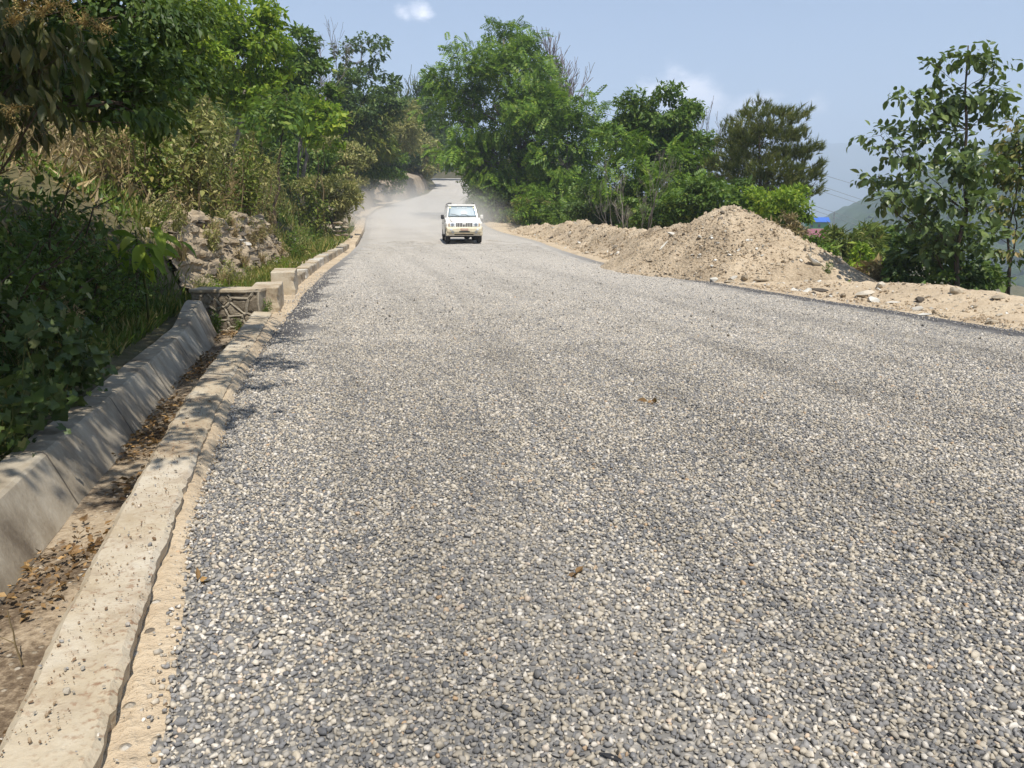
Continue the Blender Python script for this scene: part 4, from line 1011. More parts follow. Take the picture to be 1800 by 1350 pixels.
def build_trees_right():
    tree('feathery_tree', 'tallest leafy tree with drooping compound leaves right of the truck', 60, 912,
         [(885, 70, 48, 40), (835, 118, 46, 38), (905, 130, 62, 48), (795, 152, 40, 30), (868, 185, 80, 48), (945, 165, 42, 50), (815, 215, 58, 42), (930, 235, 68, 48), (865, 275, 72, 48), (965, 285, 50, 45), (905, 335, 66, 36), (850, 322, 28, 32), (775, 140, 20, 16), (862, 345, 36, 26), (832, 282, 24, 28)],
         'pin', .66, 6.0, 'lf_pin', 'bark_grey', .22, 'trees on the valley side', seed=1, multi=3, droop=.45)
    tree('feathery_tree', 'smaller compound-leaved tree against the sky right of the tallest tree', 56, 985,
         [(1000, 178, 40, 28), (1038, 195, 26, 24), (975, 215, 42, 34), (1015, 235, 42, 32), (990, 285, 46, 36), (1025, 300, 28, 30), (985, 345, 46, 36), (1030, 345, 32, 36)],
         'pin', .66, 5.0, 'lf_pin', 'bark_grey', .13, 'trees on the valley side', seed=2, multi=2, droop=.4)
    bare_tree('bare_tree', 'leafless purplish tree showing behind the top of the tallest tree', 76, 963, 40, 'bark_purple', .34, 6, .13, 3, .03, .42, 4, group='bare trees')
    tree('dense_tree', 'dense dark green tree in the middle of the valley-side row', 45, 1160,
         [(1118, 195, 36, 30), (1165, 200, 46, 38), (1207, 222, 34, 38), (1092, 240, 30, 28), (1150, 252, 56, 40), (1215, 268, 36, 36), (1180, 305, 50, 34), (1236, 292, 18, 22), (1130, 230, 40, 30)],
         'oval', .22, 6.0, 'lf_mid', 'bark_grey', .16, 'trees on the valley side', seed=4, droop=.35)
    tree('feathery_tree', 'light green compound-leaved sapling left of the dense dark tree', 42, 1085,
         [(1085, 250, 36, 28), (1110, 290, 40, 34), (1075, 310, 36, 36), (1120, 340, 32, 30)], 'pin', .52, 4.2, 'lf_pin', 'bark_grey', .07, 'trees on the valley side', seed=5, droop=.4)
    tree('feathery_tree', 'bright fern-leaved sapling below the dense dark tree', 38, 1190, [(1195, 290, 34, 30), (1178, 320, 36, 30), (1215, 335, 36, 34), (1190, 360, 44, 28)], 'pin', .44, 4.5, 'lf_pin', 'bark_grey', .06, 'trees on the valley side', seed=6)
    for i, (u, top, ln, lab) in enumerate(((1085, 268, -.18, 'pale dead shrub leaning left behind the spoil ridge'), (1093, 300, .25, 'forked dead sapling with a white stem behind the spoil ridge'), (1140, 262, .12, 'brown dead sapling beside the mound in front of the dense tree'), (1128, 330, -.3, 'low dead brush at the left foot of the mound'))):
        bare_tree('dead_shrub', lab, 35 - i, u, top, 'bark_pale' if i == 1 else 'bark_grey', .3, 5, .035, 10 + i, ln, .6, 3, 'dead shrub', .22, group='dead shrubs')
    bare_tree('bare_tree', 'leafless grey tree standing between the dense tree and the pine', 58, 1238, 166, 'bark_purple', .36, 6, .10, 20, .10, .40, 4, group='bare trees', upw=.2)
    bare_tree('bare_tree', 'shorter leafless tree just left of the pine', 55, 1272, 205, 'bark_purple', .36, 5, .07, 21, .04, .42, 4, group='bare trees', upw=.2)
    def candles(root, b0, B, r): pass
    tree('pine_tree', 'round-topped pine tree behind the dirt mound', 38, 1338,
         [(1335, 218, 40, 26), (1372, 228, 40, 30), (1315, 250, 34, 26), (1395, 258, 34, 34), (1345, 270, 48, 34), (1412, 296, 26, 34), (1375, 305, 46, 32), (1322, 300, 34, 28), (1430, 325, 14, 24), (1405, 338, 26, 22), (1350, 335, 40, 24)],
         'needle', .32, 2.2, 'lf_pine', 'bark_brown', .15, 'pines', seed=7, droop=-.9, spread=.45, clump=.36, shell=.6, limb_vis=.8)
    tree('pine_tree', 'slim young pine left of the round-topped pine', 41, 1302,
         [(1285, 240, 18, 22), (1300, 262, 26, 22), (1276, 285, 30, 24), (1300, 305, 30, 24), (1262, 310, 24, 20)], 'needle', .30, 2.0, 'lf_pine', 'bark_brown', .09, 'pines', seed=8, droop=-.9, spread=.45, clump=.36)
    tree('slender_tree', 'thin wispy tree rising behind the left side of the pine', 48, 1316, [(1318, 196, 14, 10), (1308, 212, 14, 10), (1318, 230, 14, 12), (1312, 255, 14, 14)], 'oval', .16, 1.0, 'lf_dark', 'bark_grey', .06, 'trees on the valley side', seed=9)
    # undergrowth behind berm and mound
    U = [(1372, 362, 33, 'bright bush under the pine, right of the mound top', [(1368, 352, 44, 28), (1406, 370, 20, 22), (1345, 372, 36, 26), (1385, 388, 30, 20), (1395, 345, 20, 16)], 'lf_bright', 'oval', .15),
         (1240, 365, 33, 'mid green bush behind the left slope of the mound', [(1245, 345, 40, 26), (1215, 362, 36, 24), (1270, 355, 30, 26), (1290, 350, 20, 24)], 'lf_mid', 'oval', .15),
         (1170, 385, 34, 'low bush behind the spoil ridge under the fern-leaved sapling', [(1165, 372, 40, 22), (1135, 360, 34, 26), (1200, 378, 26, 18)], 'lf_mid', 'oval', .14),
         (1060, 380, 46, 'shaded bush behind the middle of the spoil ridge', [(1060, 345, 38, 34), (1040, 375, 38, 24), (1085, 372, 36, 24)], 'lf_dark', 'oval', .16),
         (1000, 385, 50, 'leafy bush at the left of the spoil ridge', [(1000, 375, 36, 24), (1025, 360, 30, 26)], 'lf_pin', 'pin_s', .4),
         (955, 390, 52, 'bright fern-leaved bush at the foot of the tallest tree', [(945, 365, 32, 26), (960, 385, 28, 14), (925, 350, 26, 24)], 'lf_pin', 'pin_s', .42),
         (895, 392, 57, 'dark brush under the tallest tree beside the road', [(880, 365, 34, 28), (905, 385, 30, 16), (850, 360, 24, 24)], 'lf_dark', 'oval', .2),
         (1385, 402, 27, 'brown twiggy bush on the right shoulder of the mound', [(1378, 394, 18, 15), (1398, 410, 18, 12)], 'lf_straw', 'lance', .13),
         (1330, 350, 36, 'dark bush beneath the slim pine', [(1310, 345, 34, 24), (1335, 365, 30, 24)], 'lf_dark', 'oval', .16)]
    for i, (bu, bv, y, lab, bl, mt, lf, sz) in enumerate(U): tree('bush', lab, y, bu, bl, lf, sz * 1.1, 5.5, mt, 'bark_brown', .03, 'bushes along the valley side', 'bush', seed=30 + i, multi=3)
    S = [(1452, 22, 'leafy bush at the right foot of the mound', [(1440, 430, 18, 22), (1455, 445, 20, 20)], 'lf_mid', 'oval', .13),
         (1485, 27, 'feathery upright green shrub below the blue-roofed house', [(1478, 432, 34, 28), (1510, 425, 34, 26), (1495, 455, 40, 26), (1468, 462, 26, 20)], 'lf_bamboo', 'lance', .22),
         (1550, 30, 'round-leaved dark bush in the middle of the slope', [(1545, 422, 34, 22), (1575, 432, 30, 24), (1555, 450, 44, 24)], 'lf_mid', 'round', .17),
         (1525, 23, 'yellow-green sprig of bush in front of the slope bushes', [(1512, 448, 14, 16), (1500, 470, 26, 18), (1530, 478, 28, 20)], 'lf_bright', 'oval', .13),
         (1560, 19, 'dry seeding weeds on the slope behind the shoulder', [(1525, 480, 20, 20), (1555, 478, 30, 26), (1505, 490, 16, 12)], 'lf_straw', 'lance', .16),
         (1630, 18, 'dark leafy bush left of the right-hand tree trunk', [(1610, 455, 40, 34), (1645, 440, 34, 26), (1600, 490, 40, 24), (1570, 497, 30, 16)], 'lf_dark', 'oval', .14),
         (1700, 17, 'dark bush around the foot of the right-hand tree', [(1690, 470, 42, 34), (1720, 490, 34, 26), (1660, 498, 36, 22)], 'lf_dark', 'oval', .14),
         (1640, 33, 'hazy treetop on the slope below the right-hand tree', [(1620, 415, 40, 22), (1670, 425, 40, 26)], 'lf_dark', 'oval', .18)]
    for i, (bu, y, lab, bl, mt, lf, sz) in enumerate(S): tree('bush', lab, y, bu, bl, lf, sz, 5.0, mt, 'bark_brown', .03, 'bushes on the slope below the shoulder', 'bush', seed=50 + i, multi=3)
    # the big-leaved tree at right
    tree('broadleaf_tree', 'young broad-leaved tree standing on the shoulder rim at right', 16.6, 1692,
         [(1703, 98, 32, 24), (1752, 112, 24, 22), (1650, 118, 22, 18), (1598, 172, 30, 20), (1655, 170, 30, 24), (1705, 165, 44, 30), (1755, 172, 22, 26), (1632, 215, 46, 24), (1548, 238, 40, 16), (1690, 235, 52, 30), (1598, 270, 50, 22), (1660, 295, 50, 28), (1725, 290, 46, 32), (1545, 310, 42, 17), (1600, 340, 48, 24), (1668, 355, 46, 26), (1548, 352, 36, 16), (1735, 360, 40, 26), (1615, 392, 46, 20), (1680, 415, 46, 22), (1640, 440, 36, 16), (1735, 420, 36, 20)],
         'big', .155, 2.3, 'lf_gloss', 'bark_brown', .07, None, seed=70, trunk_to=P(1702, 80, 16.6), split=300, droop=.45, clump=.5, shell=.35, limb_vis=.55, base=(9.72, 16.6, tz(9.72, 16.6)))
    tree('broadleaf_tree', 'thin tree with yellowing leaves at the right edge of the picture', 17.5, 1778,
         [(1790, 235, 36, 34), (1760, 290, 30, 26), (1800, 300, 40, 40), (1775, 350, 34, 26), (1745, 400, 26, 20), (1810, 390, 36, 30), (1840, 260, 40, 50), (1775, 440, 24, 20)],
         'oval', .15, 1.7, 'lf_yellow', 'bark_brown', .05, None, seed=71, droop=.45, limb_vis=.6, multi=2, base=(11.38, 17.5, tz(11.38, 17.5)))
build_trees_right()

def build_trees_left():
    G = 'trees on the hillside'
    tree('sunlit_tree', 'bright yellow-green tree whose crown meets the sky at upper left', 30, 402,
         [(425, 25, 48, 40), (465, 70, 34, 48), (385, 75, 44, 40), (430, 112, 48, 34), (492, 112, 22, 16), (402, 160, 44, 30), (455, 160, 38, 30), (470, 20, 16, 26)], 'oval', .20, 4.0, 'lf_bright', 'bark_pale', .12, G, seed=80, droop=.35)
    tree('sunlit_tree', 'pale green tree behind the overhanging branches at upper left', 27, 300, [(300, 45, 70, 46), (345, 105, 50, 34), (255, 95, 50, 40), (330, -20, 70, 40)], 'oval', .19, 3.6, 'lf_bright', 'bark_pale', .11, G, seed=81)
    tree('drooping_tree', 'dark tree with long drooping leaves below the bright tree', 27, 480, [(480, 178, 38, 26), (505, 165, 24, 22), (460, 205, 30, 20), (515, 190, 16, 14)], 'pin_s', .55, 4.5, 'lf_mid', 'bark_brown', .06, G, seed=82, droop=.7)
    tree('hill_tree', 'mid green tree right of the bright tree, below a bare crown', 44, 535, [(528, 85, 30, 28), (515, 130, 40, 36), (548, 130, 26, 34), (535, 175, 42, 30), (565, 170, 20, 26)], 'oval', .24, 5.0, 'lf_mid', 'bark_grey', .13, G, seed=83)
    bare_tree('bare_tree', 'leafless twiggy crown above the trees at left', 47, 530, 18, 'bark_purple', .5, 6, .10, 84, .0, .45, 4, group='bare trees')
    tree('umbrella_tree', 'tall flat-topped tree with a bare stem on the left skyline', 82, 632, [(612, 78, 24, 12), (645, 72, 28, 12), (668, 92, 14, 20), (602, 100, 14, 14), (625, 118, 26, 10), (655, 132, 28, 14), (610, 142, 20, 18), (672, 155, 24, 20), (640, 165, 26, 14), (690, 150, 10, 12)], 'oval', .40, 1.8, 'lf_dark', 'bark_grey', .22, G, seed=85, trunk_to=P(636, 80, 82), limb_vis=.9)
    tree('hill_tree', 'dark round tree at the foot of the flat-topped tree', 74, 615, [(612, 150, 26, 26), (600, 180, 30, 26), (640, 190, 34, 26), (680, 185, 28, 24)], 'oval', .30, 5.0, 'lf_dark', 'bark_grey', .18, G, seed=86)
    tree('light_shrub', 'light green rounded shrub halfway up the left hillside', 38, 560, [(555, 195, 30, 20), (585, 212, 24, 16), (540, 220, 30, 20), (570, 240, 30, 20)], 'round', .20, 4.5, 'lf_bright', 'stem', .05, 'shrubs on the hillside', 'shrub', seed=87, multi=2)
    T = [(622, 74, 'olive bamboo-like clump below the flat-topped tree', [(620, 225, 40, 30), (655, 220, 34, 34), (640, 255, 44, 26)], 'lf_bamboo', 'lance', .5),
         (688, 98, 'tan-tipped bamboo-like clump on the hillside crest', [(690, 205, 34, 30), (700, 235, 40, 28), (675, 250, 34, 26)], 'lf_olive', 'lance', .5),
         (735, 128, 'dark upright tree left of the far bend', [(735, 175, 24, 26), (755, 200, 26, 30), (730, 220, 30, 34), (765, 235, 24, 30), (745, 260, 32, 28)], 'lf_dark', 'oval', .36),
         (716, 120, 'olive tree hanging over the cut bank by the bend', [(705, 285, 40, 28), (735, 290, 26, 26), (725, 265, 34, 24), (690, 310, 34, 22), (735, 318, 18, 16)], 'lf_olive', 'oval', .32),
         (648, 78, 'dark shrubby tree above the first earth cut', [(655, 285, 40, 28), (630, 300, 36, 28), (665, 318, 36, 20), (615, 320, 30, 22)], 'lf_mid', 'oval', .26),
         (600, 58, 'bushy green tree above the stone stack', [(598, 265, 36, 26), (575, 285, 34, 26), (605, 305, 36, 28), (625, 275, 24, 20)], 'lf_olive', 'oval', .22),
         (585, 42, 'olive bush over the verge left of the first bend', [(590, 340, 30, 24), (570, 365, 32, 22), (612, 350, 20, 24), (555, 335, 30, 24)], 'lf_olive', 'lance', .22),
         (752, 155, 'far tree behind the bend, left of the tallest tree', [(770, 265, 26, 24), (795, 275, 26, 22), (785, 248, 24, 20), (760, 240, 20, 20)], 'lf_dark', 'oval', .6),
         (792, 226, 'pale hazy bush on the bank at the top of the road', [(790, 313, 30, 10), (780, 294, 24, 13), (806, 298, 24, 14), (764, 297, 14, 13), (792, 304, 26, 8)], 'lf_mid', 'oval', .6),
         (715, 122, 'grey-green tree on the skyline above the bend', [(715, 190, 20, 26), (705, 220, 22, 24), (728, 205, 18, 22)], 'lf_dark', 'oval', .5)]
    for i, (bu, y, lab, bl, mt, lf, sz) in enumerate(T): tree('hill_tree' if 'tree' in lab else 'bush', lab, y, bu, bl, lf, sz * (1.25 if y > 70 else 1.), 5.0, mt, 'bark_brown', .08, 'growth along the hillside', 'tree' if 'tree' in lab else 'bush', seed=100 + i, multi=2)
    bare_tree('bamboo', 'wispy bare bamboo tips against the sky above the bend', 132, 742, 122, 'stem_green', .4, 5, .06, 120, .05, .5, 4, 'bamboo', .1)
    # overhanging tree, its trunk out of the picture at left
    tree('overhanging_tree', 'dark leafy tree leaning in over the drain from upper left', 9, 0, [], 'oval', .10, 3.8, 'lf_dark', 'bark_brown', .13, None, seed=130, split=300, droop=.5, limb_vis=.7,
         base=(-8.2, 7.2, tz(-8.2, 7.2)), trunk_to=(-6.8, 6.6, 6.5),
         world=[(P(200, 60, 10), (.95, .9, .55)), (P(250, 15, 10.5), (.7, .9, .42)), (P(240, 125, 9.5), (.65, .7, .36)), (P(310, 160, 10.5), (.45, .5, .2)), (P(120, 130, 9), (.8, .8, .5)), (P(200, 180, 8.5), (.6, .7, .3)),
                ((-5.2, 6.8, 4.9), (1.6, 1.5, .8)), ((-3.9, 5.6, 4.7), (1.2, 1.3, .6)), ((-5.9, 5.2, 4.7), (1.5, 1.4, .9)), ((-7.0, 8.4, 5.2), (1.7, 1.6, 1.0)), ((-5.2, 3.8, 4.4), (1.4, 1.3, .7)), ((-3.3, 6.6, 5.6), (.9, 1.0, .4)), ((-3.4, 3.9, 4.3), (.8, .9, .35)), ((-2.4, 4.6, 4.9), (.5, .7, .2)), ((-4.2, 2.2, 4.2), (1.1, 1.1, .5)), ((-7.6, 6.0, 6.3), (1.6, 1.5, .9)), ((-6.0, 9.6, 4.6), (1.2, 1.2, .7)), ((-4.4, 3.0, 5.2), (1.5, 1.5, .7)), ((-6.4, 2.6, 5.4), (1.6, 1.5, .8)), ((-5.0, .8, 4.9), (1.5, 1.4, .7)), ((-3.4, 1.4, 4.9), (1.0, 1.0, .4)), ((-2.3, 3.2, 4.9), (.45, .6, .18)), ((-2.2, 5.4, 5.2), (.45, .5, .16)), ((-2.9, 5.2, 5.2), (.7, .8, .3)), ((-1.9, 2.2, 4.7), (.4, .4, .12)), ((-4.6, 8.2, 5.0), (1.1, 1.0, .5)), ((-1.45, 3.3, 4.9), (.42, .38, .12)), ((-1.75, 5.2, 5.0), (.45, .4, .12)), ((-2.15, 6.7, 5.1), (.5, .45, .14)), ((-1.5, 4.3, 5.1), (.35, .35, .1)), ((-2.6, 7.6, 5.2), (.6, .5, .2)), ((-1.3, 2.3, 4.8), (.3, .3, .1)), ((-3.0, 2.4, 5.3), (.9, .9, .4)), ((-3.7, 3.4, 5.6), (1.2, 1.0, .5)), ((-4.6, 5.2, 5.8), (1.3, 1.2, .5)), ((-3.6, 4.6, 5.6), (1.0, .9, .4))])
    def panicles(root, b0, B, r):
        for (u, v, y, n) in ((40, 12, 4.6, 14), (75, 22, 4.7, 14), (110, 10, 4.8, 10), (150, 40, 5.0, 12), (175, 48, 5.0, 10), (20, 40, 4.4, 10), (20, 190, 4.3, 8)):
            c = np.array(P(u, v, y)); mb = MB(); V, F = [], []
            for i in range(n):
                d = nrm(r.normal(size=3) + np.array((.2, 0, .5))) * r.uniform(.06, .13); e = c + d; mb.tube(spline(c, e, r, .1, 4, .1) - b0, (.003, .0025, .002, .0015), 3, False)
                m_ = 26; t = r.random((m_, 1)); pp = c + d * t + r.normal(0, .012, (m_, 3)); dd = nrm(r.normal(size=(m_, 3)))
                a, f = leaf_arrays('oval', pp - b0, dd, nrm(r.normal(size=(m_, 3))), np.full(m_, .013)); mb.add(a, f)
            link('flower_panicle', mb.mesh('flower_panicle'), M['panicle'], root)
    tree('flowering_shrub', 'close branch with hanging leaves and tan flower sprays at top left', 4.6, 0, [(20, 60, 60, 50), (75, 70, 50, 40), (30, 140, 60, 50), (100, 110, 50, 36), (15, 215, 50, 50), (70, 190, 46, 40), (-60, 100, 80, 120), (150, 75, 26, 24)], 'bigl', .08, 1.5, 'lf_shade', 'bark_brown', .035, None, 'shrub', seed=131, split=120, droop=1.6, base=(-4.4, 4.9, tz(-4.4, 4.9)), extra=panicles, limb_vis=.5)
build_trees_left()

# ------------------------------------------------------------------ undergrowth on the hill side
def plant_proto(kind, seed):
    """returns stem mesh and foliage mesh of one plant about 1 m tall at scale 1"""
    r = rs(3000 + seed); mb = MB(); PV = MB()
    if kind == 'tall_shrub':                       # several thin upright stems with lance leaves in tufts
        for i in range(int(r.integers(6, 10))):
            b = np.array((r.normal(0, .10), r.normal(0, .10), 0)); top = b + np.array((r.normal(0, .16), r.normal(0, .16), r.uniform(.65, 1.05)))
            st = spline(b, top, r, 0, 6, .025); mb.tube(st, np.linspace(.0075, .0028, 6), 4, False)
            n = int(r.integers(70, 95)); t = r.random(n) ** .62; p = st[0] + (st[-1] - st[0]) * t[:, None] + r.normal(0, .05, (n, 3)) * (1.15 - t[:, None] * .4)
            d = nrm(nrm(r.normal(size=(n, 3)) * (1, 1, .4)) + np.array((0, 0, -.35))); V, F = leaf_arrays('bigl' if seed % 2 else 'lance', p, d, nrm(np.array((0, 0, 1.)) + r.normal(0, .4, (n, 3))), .068 * np.exp(r.normal(0, .25, n))); PV.add(V, F)
    elif kind == 'leafy':                          # low bushy plant, oval leaves
        for i in range(9):
            b = np.array((r.normal(0, .06), r.normal(0, .06), 0)); top = np.array((r.normal(0, .36), r.normal(0, .36), r.uniform(.4, 1.0))); st = spline(b, top, r, .08, 6, .05); mb.tube(st, np.linspace(.010, .003, 6), 4, False)
            n = 150; t = r.random(n) ** .6; p = st[np.minimum((t * 5).astype(int), 4)] + r.normal(0, .095, (n, 3)); d = nrm(r.normal(size=(n, 3)) + np.array((0, 0, -.3)))
            V, F = leaf_arrays('oval', p, d, nrm(np.array((0, 0, 1.)) + r.normal(0, .5, (n, 3))), .048 * np.exp(r.normal(0, .3, n))); PV.add(V, F)
    elif kind == 'vine':                           # lobed leaves on trailing stems
        for i in range(8):
            a = r.uniform(0, 6.28); st = spline((0, 0, r.uniform(0, .2)), (math.cos(a) * r.uniform(.2, .5), math.sin(a) * r.uniform(.2, .5), r.uniform(.3, 1.0)), r, .15, 6, .06); mb.tube(st, np.linspace(.006, .002, 6), 4, False)
            n = 26; p = st[r.integers(1, 6, n)] + r.normal(0, .085, (n, 3)); d = nrm(r.normal(size=(n, 3)) * .7 + np.array((.2, -.35, -.65))); V, F = leaf_arrays('lobed', p, d, nrm(np.array((.25, -.7, .75)) + r.normal(0, .35, (n, 3))), .076 * np.exp(r.normal(0, .3, n))); PV.add(V, F)
    elif kind == 'bush':                           # dense rounded bush
        for i in range(7):
            a = r.uniform(0, 6.28); mb.tube(spline((0, 0, 0), (math.cos(a) * .4, math.sin(a) * .4, r.uniform(.4, .8)), r, .05, 5, .05), np.linspace(.03, .008, 5), 4, False)
        B = [(np.array((r.normal(0, .28), r.normal(0, .28), r.uniform(.22, .72))), np.array((r.uniform(.26, .4), r.uniform(.26, .4), r.uniform(.2, .3)))) for i in range(8)]
        p, d, nh, sz, tw = foliage(B, r, 'oval', .072, 4.6, .42, .25, .5, .7, .7); V, F = leaf_arrays('oval', p, d, nh, sz); PV.add(V, F)
    elif kind == 'weed':                           # small verge weeds, yellowish
        for i in range(10):
            top = np.array((r.normal(0, .3), r.normal(0, .3), r.uniform(.5, 1))); st = spline((r.normal(0, .12), r.normal(0, .12), 0), top, r, .05, 4, .05); mb.tube(st, np.linspace(.006, .002, 4), 3, False)
            n = 34; t = r.random((n, 1)); p = st[0] + (st[-1] - st[0]) * t + r.normal(0, .05, (n, 3)); d = nrm(r.normal(size=(n, 3)) + np.array((0, 0, .2))); V, F = leaf_arrays('lance', p, d, nrm(np.array((0, 0, 1.)) + r.normal(0, .5, (n, 3))), .13 * np.exp(r.normal(0, .3, n))); PV.add(V, F)
    elif kind == 'grass':
        n = 90; b = np.column_stack([r.normal(0, .07, n), r.normal(0, .07, n), np.zeros(n)]); d = nrm(np.column_stack([r.normal(0, .45, n), r.normal(0, .45, n), np.ones(n)])); L = r.uniform(.45, 1., n)
        for i in range(n):
            e = b[i] + d[i] * L[i]; m_ = b[i] + d[i] * L[i] * .55 + np.array((0, 0, .06)); e = e + np.array((d[i][0], d[i][1], -.55)) * .35 * L[i]; w = np.cross(d[i], (0, 0, 1.)); w = w / (np.linalg.norm(w) + 1e-6) * .011
            PV.add([b[i] - w, b[i] + w, m_ + w * .8, m_ - w * .8, e], [(0, 1, 2, 3)], [(3, 2, 4)])
        mb.tube([(0, 0, 0), (.0, 0, .2)], .004, 3, False)
    return mb.mesh('stem'), PV.mesh('foliage')
PROTO = {}
def plant(kind, name, label, cat, loc, scale, rz, mat, group, seed, stem='stem', ztilt=0):
    key = (kind, seed, mat)
    if key not in PROTO:
        a, b = plant_proto(kind, seed); a.materials.append(M[stem]); b.materials.append(M[mat]); PROTO[key] = (a, b)
    a, b = PROTO[key]; root = thing(name, label, cat, loc, rz, group); root.scale = (scale if isinstance(scale, tuple) else (scale,) * 3); root.rotation_euler[0] = ztilt
    link('stem', a, None, root); link('foliage', b, None, root); return root
def hill_hit(u, v, y0=3.5, y1=60, st=.08):
    ys = np.arange(y0, y1, st); pts = [P(u, v, y) for y in ys]; z = terrain(np.array([p.x for p in pts]), ys); pz = np.array([p.z for p in pts]); k = np.nonzero(pz < z)[0]
    if len(k) == 0: return None
    return Vector((pts[k[0]].x, ys[k[0]], z[k[0]]))
def build_undergrowth():
    r = rs(9)
    # thicket of tall thin-stemmed shrubs above the rock face; rows from near to far
    ordn = ['first', 'second', 'third', 'fourth', 'fifth', 'sixth', 'seventh', 'eighth', 'ninth', 'tenth', 'eleventh', 'twelfth', 'thirteenth', 'fourteenth', 'fifteenth', 'sixteenth', 'seventeenth', 'eighteenth', 'nineteenth', 'twentieth']
    i = 0
    for ri, y in enumerate((15.2, 16.6, 18.2, 20, 22, 24.4, 27, 30, 33.5, 37.5)):
        xs0 = float(XL(y)) - (2.5 if y < 25 else 1.9); rank = 0
        for k in range(8):
            x = xs0 - k * (.95 + .022 * y) + r.normal(0, .22); yy = y + r.normal(0, .35); u, v, f = proj([(x, yy, tz(x, yy))])
            if not (150 < u[0] < 610 and 190 < v[0] < 430): continue
            lab = 'tall thin-stemmed %s shrub, %s from the road in the %s thicket row' % ('olive' if i % 3 else 'green', ordn[rank], ordn[ri]); rank += 1
            plant('tall_shrub', 'tall_shrub', lab, 'shrub', (x, yy, tz(x, yy) - .05), float(r.uniform(1.6, 2.5)) * (1.0 if y < 23 else 1.2), float(r.uniform(0, 6.28)), 'lf_olive' if i % 3 else 'lf_bamboo', 'thicket on the hillside', 1 + i % 5); i += 1
    for i in range(22):
        y = float(15.4 + i * .62); x = float(XL(y)) - float(r.uniform(2.3, 5.5)); plant('weed', 'dry_weed', 'tall dry straw-coloured weed in the thicket, %s from the near end' % (ordn + ['twenty-first', 'twenty-second'])[i], 'weed', (x, y, tz(x, y) - .05), (.9, .9, float(r.uniform(1.2, 2.0))), i * 1.1, 'lf_straw', 'dry weeds in the thicket', 1 + i % 4)
    # rounded bushes filling the slopes on both sides
    cols = [('lf_mid', 'mid green'), ('lf_olive', 'olive'), ('lf_dark', 'dark green'), ('lf_bamboo', 'yellowish green')]; i = 0
    for ri, y in enumerate((25, 29, 34, 40, 47, 55, 64, 74, 86, 100, 116, 134)):
        rank = 0
        for k in range(6):
            x = float(XL(y)) - (3.4 if y < 45 else 2.6) - k * (1.3 + .034 * y) + r.normal(0, .5); yy = y + r.normal(0, 1.2); u, v, f = proj([(x, yy, tz(x, yy) + 1)])
            if not (200 < u[0] < 800): continue
            mt, cn = cols[int(r.integers(0, 4))] if y > 44 else cols[(1, 3, 0, 1)[int(r.integers(0, 4))]]; lab = '%s rounded hillside bush, %s up from the road in the %s row' % (cn, ordn[rank], ordn[ri]); rank += 1
            sc = float(r.uniform(1.5, 2.4)) * (.75 + y / 75.); x -= .5 * sc; near_ = y < 45
            if near_: lab = lab.replace('rounded hillside bush', 'upright scrub'); mt = 'lf_olive' if i % 4 else 'lf_bamboo'; lab = lab.replace(cn, 'olive' if i % 4 else 'yellowish green'); sc *= 1.15
            plant('tall_shrub' if near_ else 'bush', 'scrub' if near_ else 'bush', lab, 'scrub' if near_ else 'bush', (x, yy, tz(x, yy) - .1), (sc, sc, sc * float(r.uniform(.8, 1.25))), float(r.uniform(0, 6.28)), mt, 'scrub on the hillside' if near_ else 'bushes filling the hillside', 1 + i % 5, 'bark_brown'); i += 1
    for ri, y in enumerate((42, 49, 57, 67, 80, 96)):
        for k in range(3):
            x = float(XR(y)) + 3.4 + k * (2.2 + .03 * y) + r.normal(0, .5); yy = y + r.normal(0, 1.2)
            mt, cn = cols[int(r.integers(0, 3))]; lab = '%s bush on the valley side, %s from the road in the %s row' % (cn, ordn[k], ordn[ri])
            sc = float(r.uniform(1.8, 2.6)) * (.8 + y / 90.); x += .35 * sc; plant('bush', 'bush', lab, 'bush', (x, yy, tz(x, yy) - .1), (sc, sc, sc * float(r.uniform(.9, 1.3))), float(r.uniform(0, 6.28)), mt, 'bushes filling the valley side', 1 + i % 5, 'bark_brown'); i += 1
    # shaded shrubs on the near bank
    near = [(40, 330, 7.4, 1.7, 'shaded leafy shrub at the left edge below the hanging leaves', 'lf_dark'), (110, 300, 8.2, 1.7, 'shaded shrub under the overhanging tree, left of the pale ledge', 'lf_dark'), (170, 360, 8.8, 1.5, 'dark shrub below the pale ledge', 'lf_dark'), (235, 395, 9.6, 1.2, 'dark shrub behind the bright drooping leaves', 'lf_mid'),
            (60, 430, 6.6, 1.4, 'dark leafy shrub low on the left bank', 'lf_dark'), (130, 430, 7.4, 1.3, 'dark shrub in the hollow of the left bank', 'lf_dark'), (200, 460, 8.4, 1.2, 'dark shrub above the upper end of the drain wall', 'lf_dark'), (265, 480, 9.6, 1.0, 'dark shrub leaning over the drain wall end', 'lf_dark'), (310, 500, 10.4, .75, 'small dark shrub beside the masonry end wall', 'lf_mid'),
            (90, 500, 6.0, 1.1, 'dark shrub behind the trailing vine', 'lf_dark'), (165, 520, 7.0, .9, 'shaded shrub above the middle of the drain wall', 'lf_dark'), (230, 540, 8.2, .8, 'low shaded shrub above the drain wall', 'lf_mid'), (10, 480, 5.4, 1.2, 'dark shrub at the very left edge above the vine', 'lf_dark'), (-40, 380, 6.0, 1.8, 'tall dark shrub cut by the left picture edge', 'lf_dark')]
    for i, (u, v, y, s, lab, mt) in enumerate(near):
        p = P(u, v, y); x = min(p.x, float(WT(y)) - .75 - .25 * s); plant('leafy', 'shrub', lab, 'shrub', (x, y, tz(x, y) - .04), (s, s, s * .92), i * 1.7, mt, 'shaded shrubs on the near bank', 1 + i % 4, 'bark_brown')
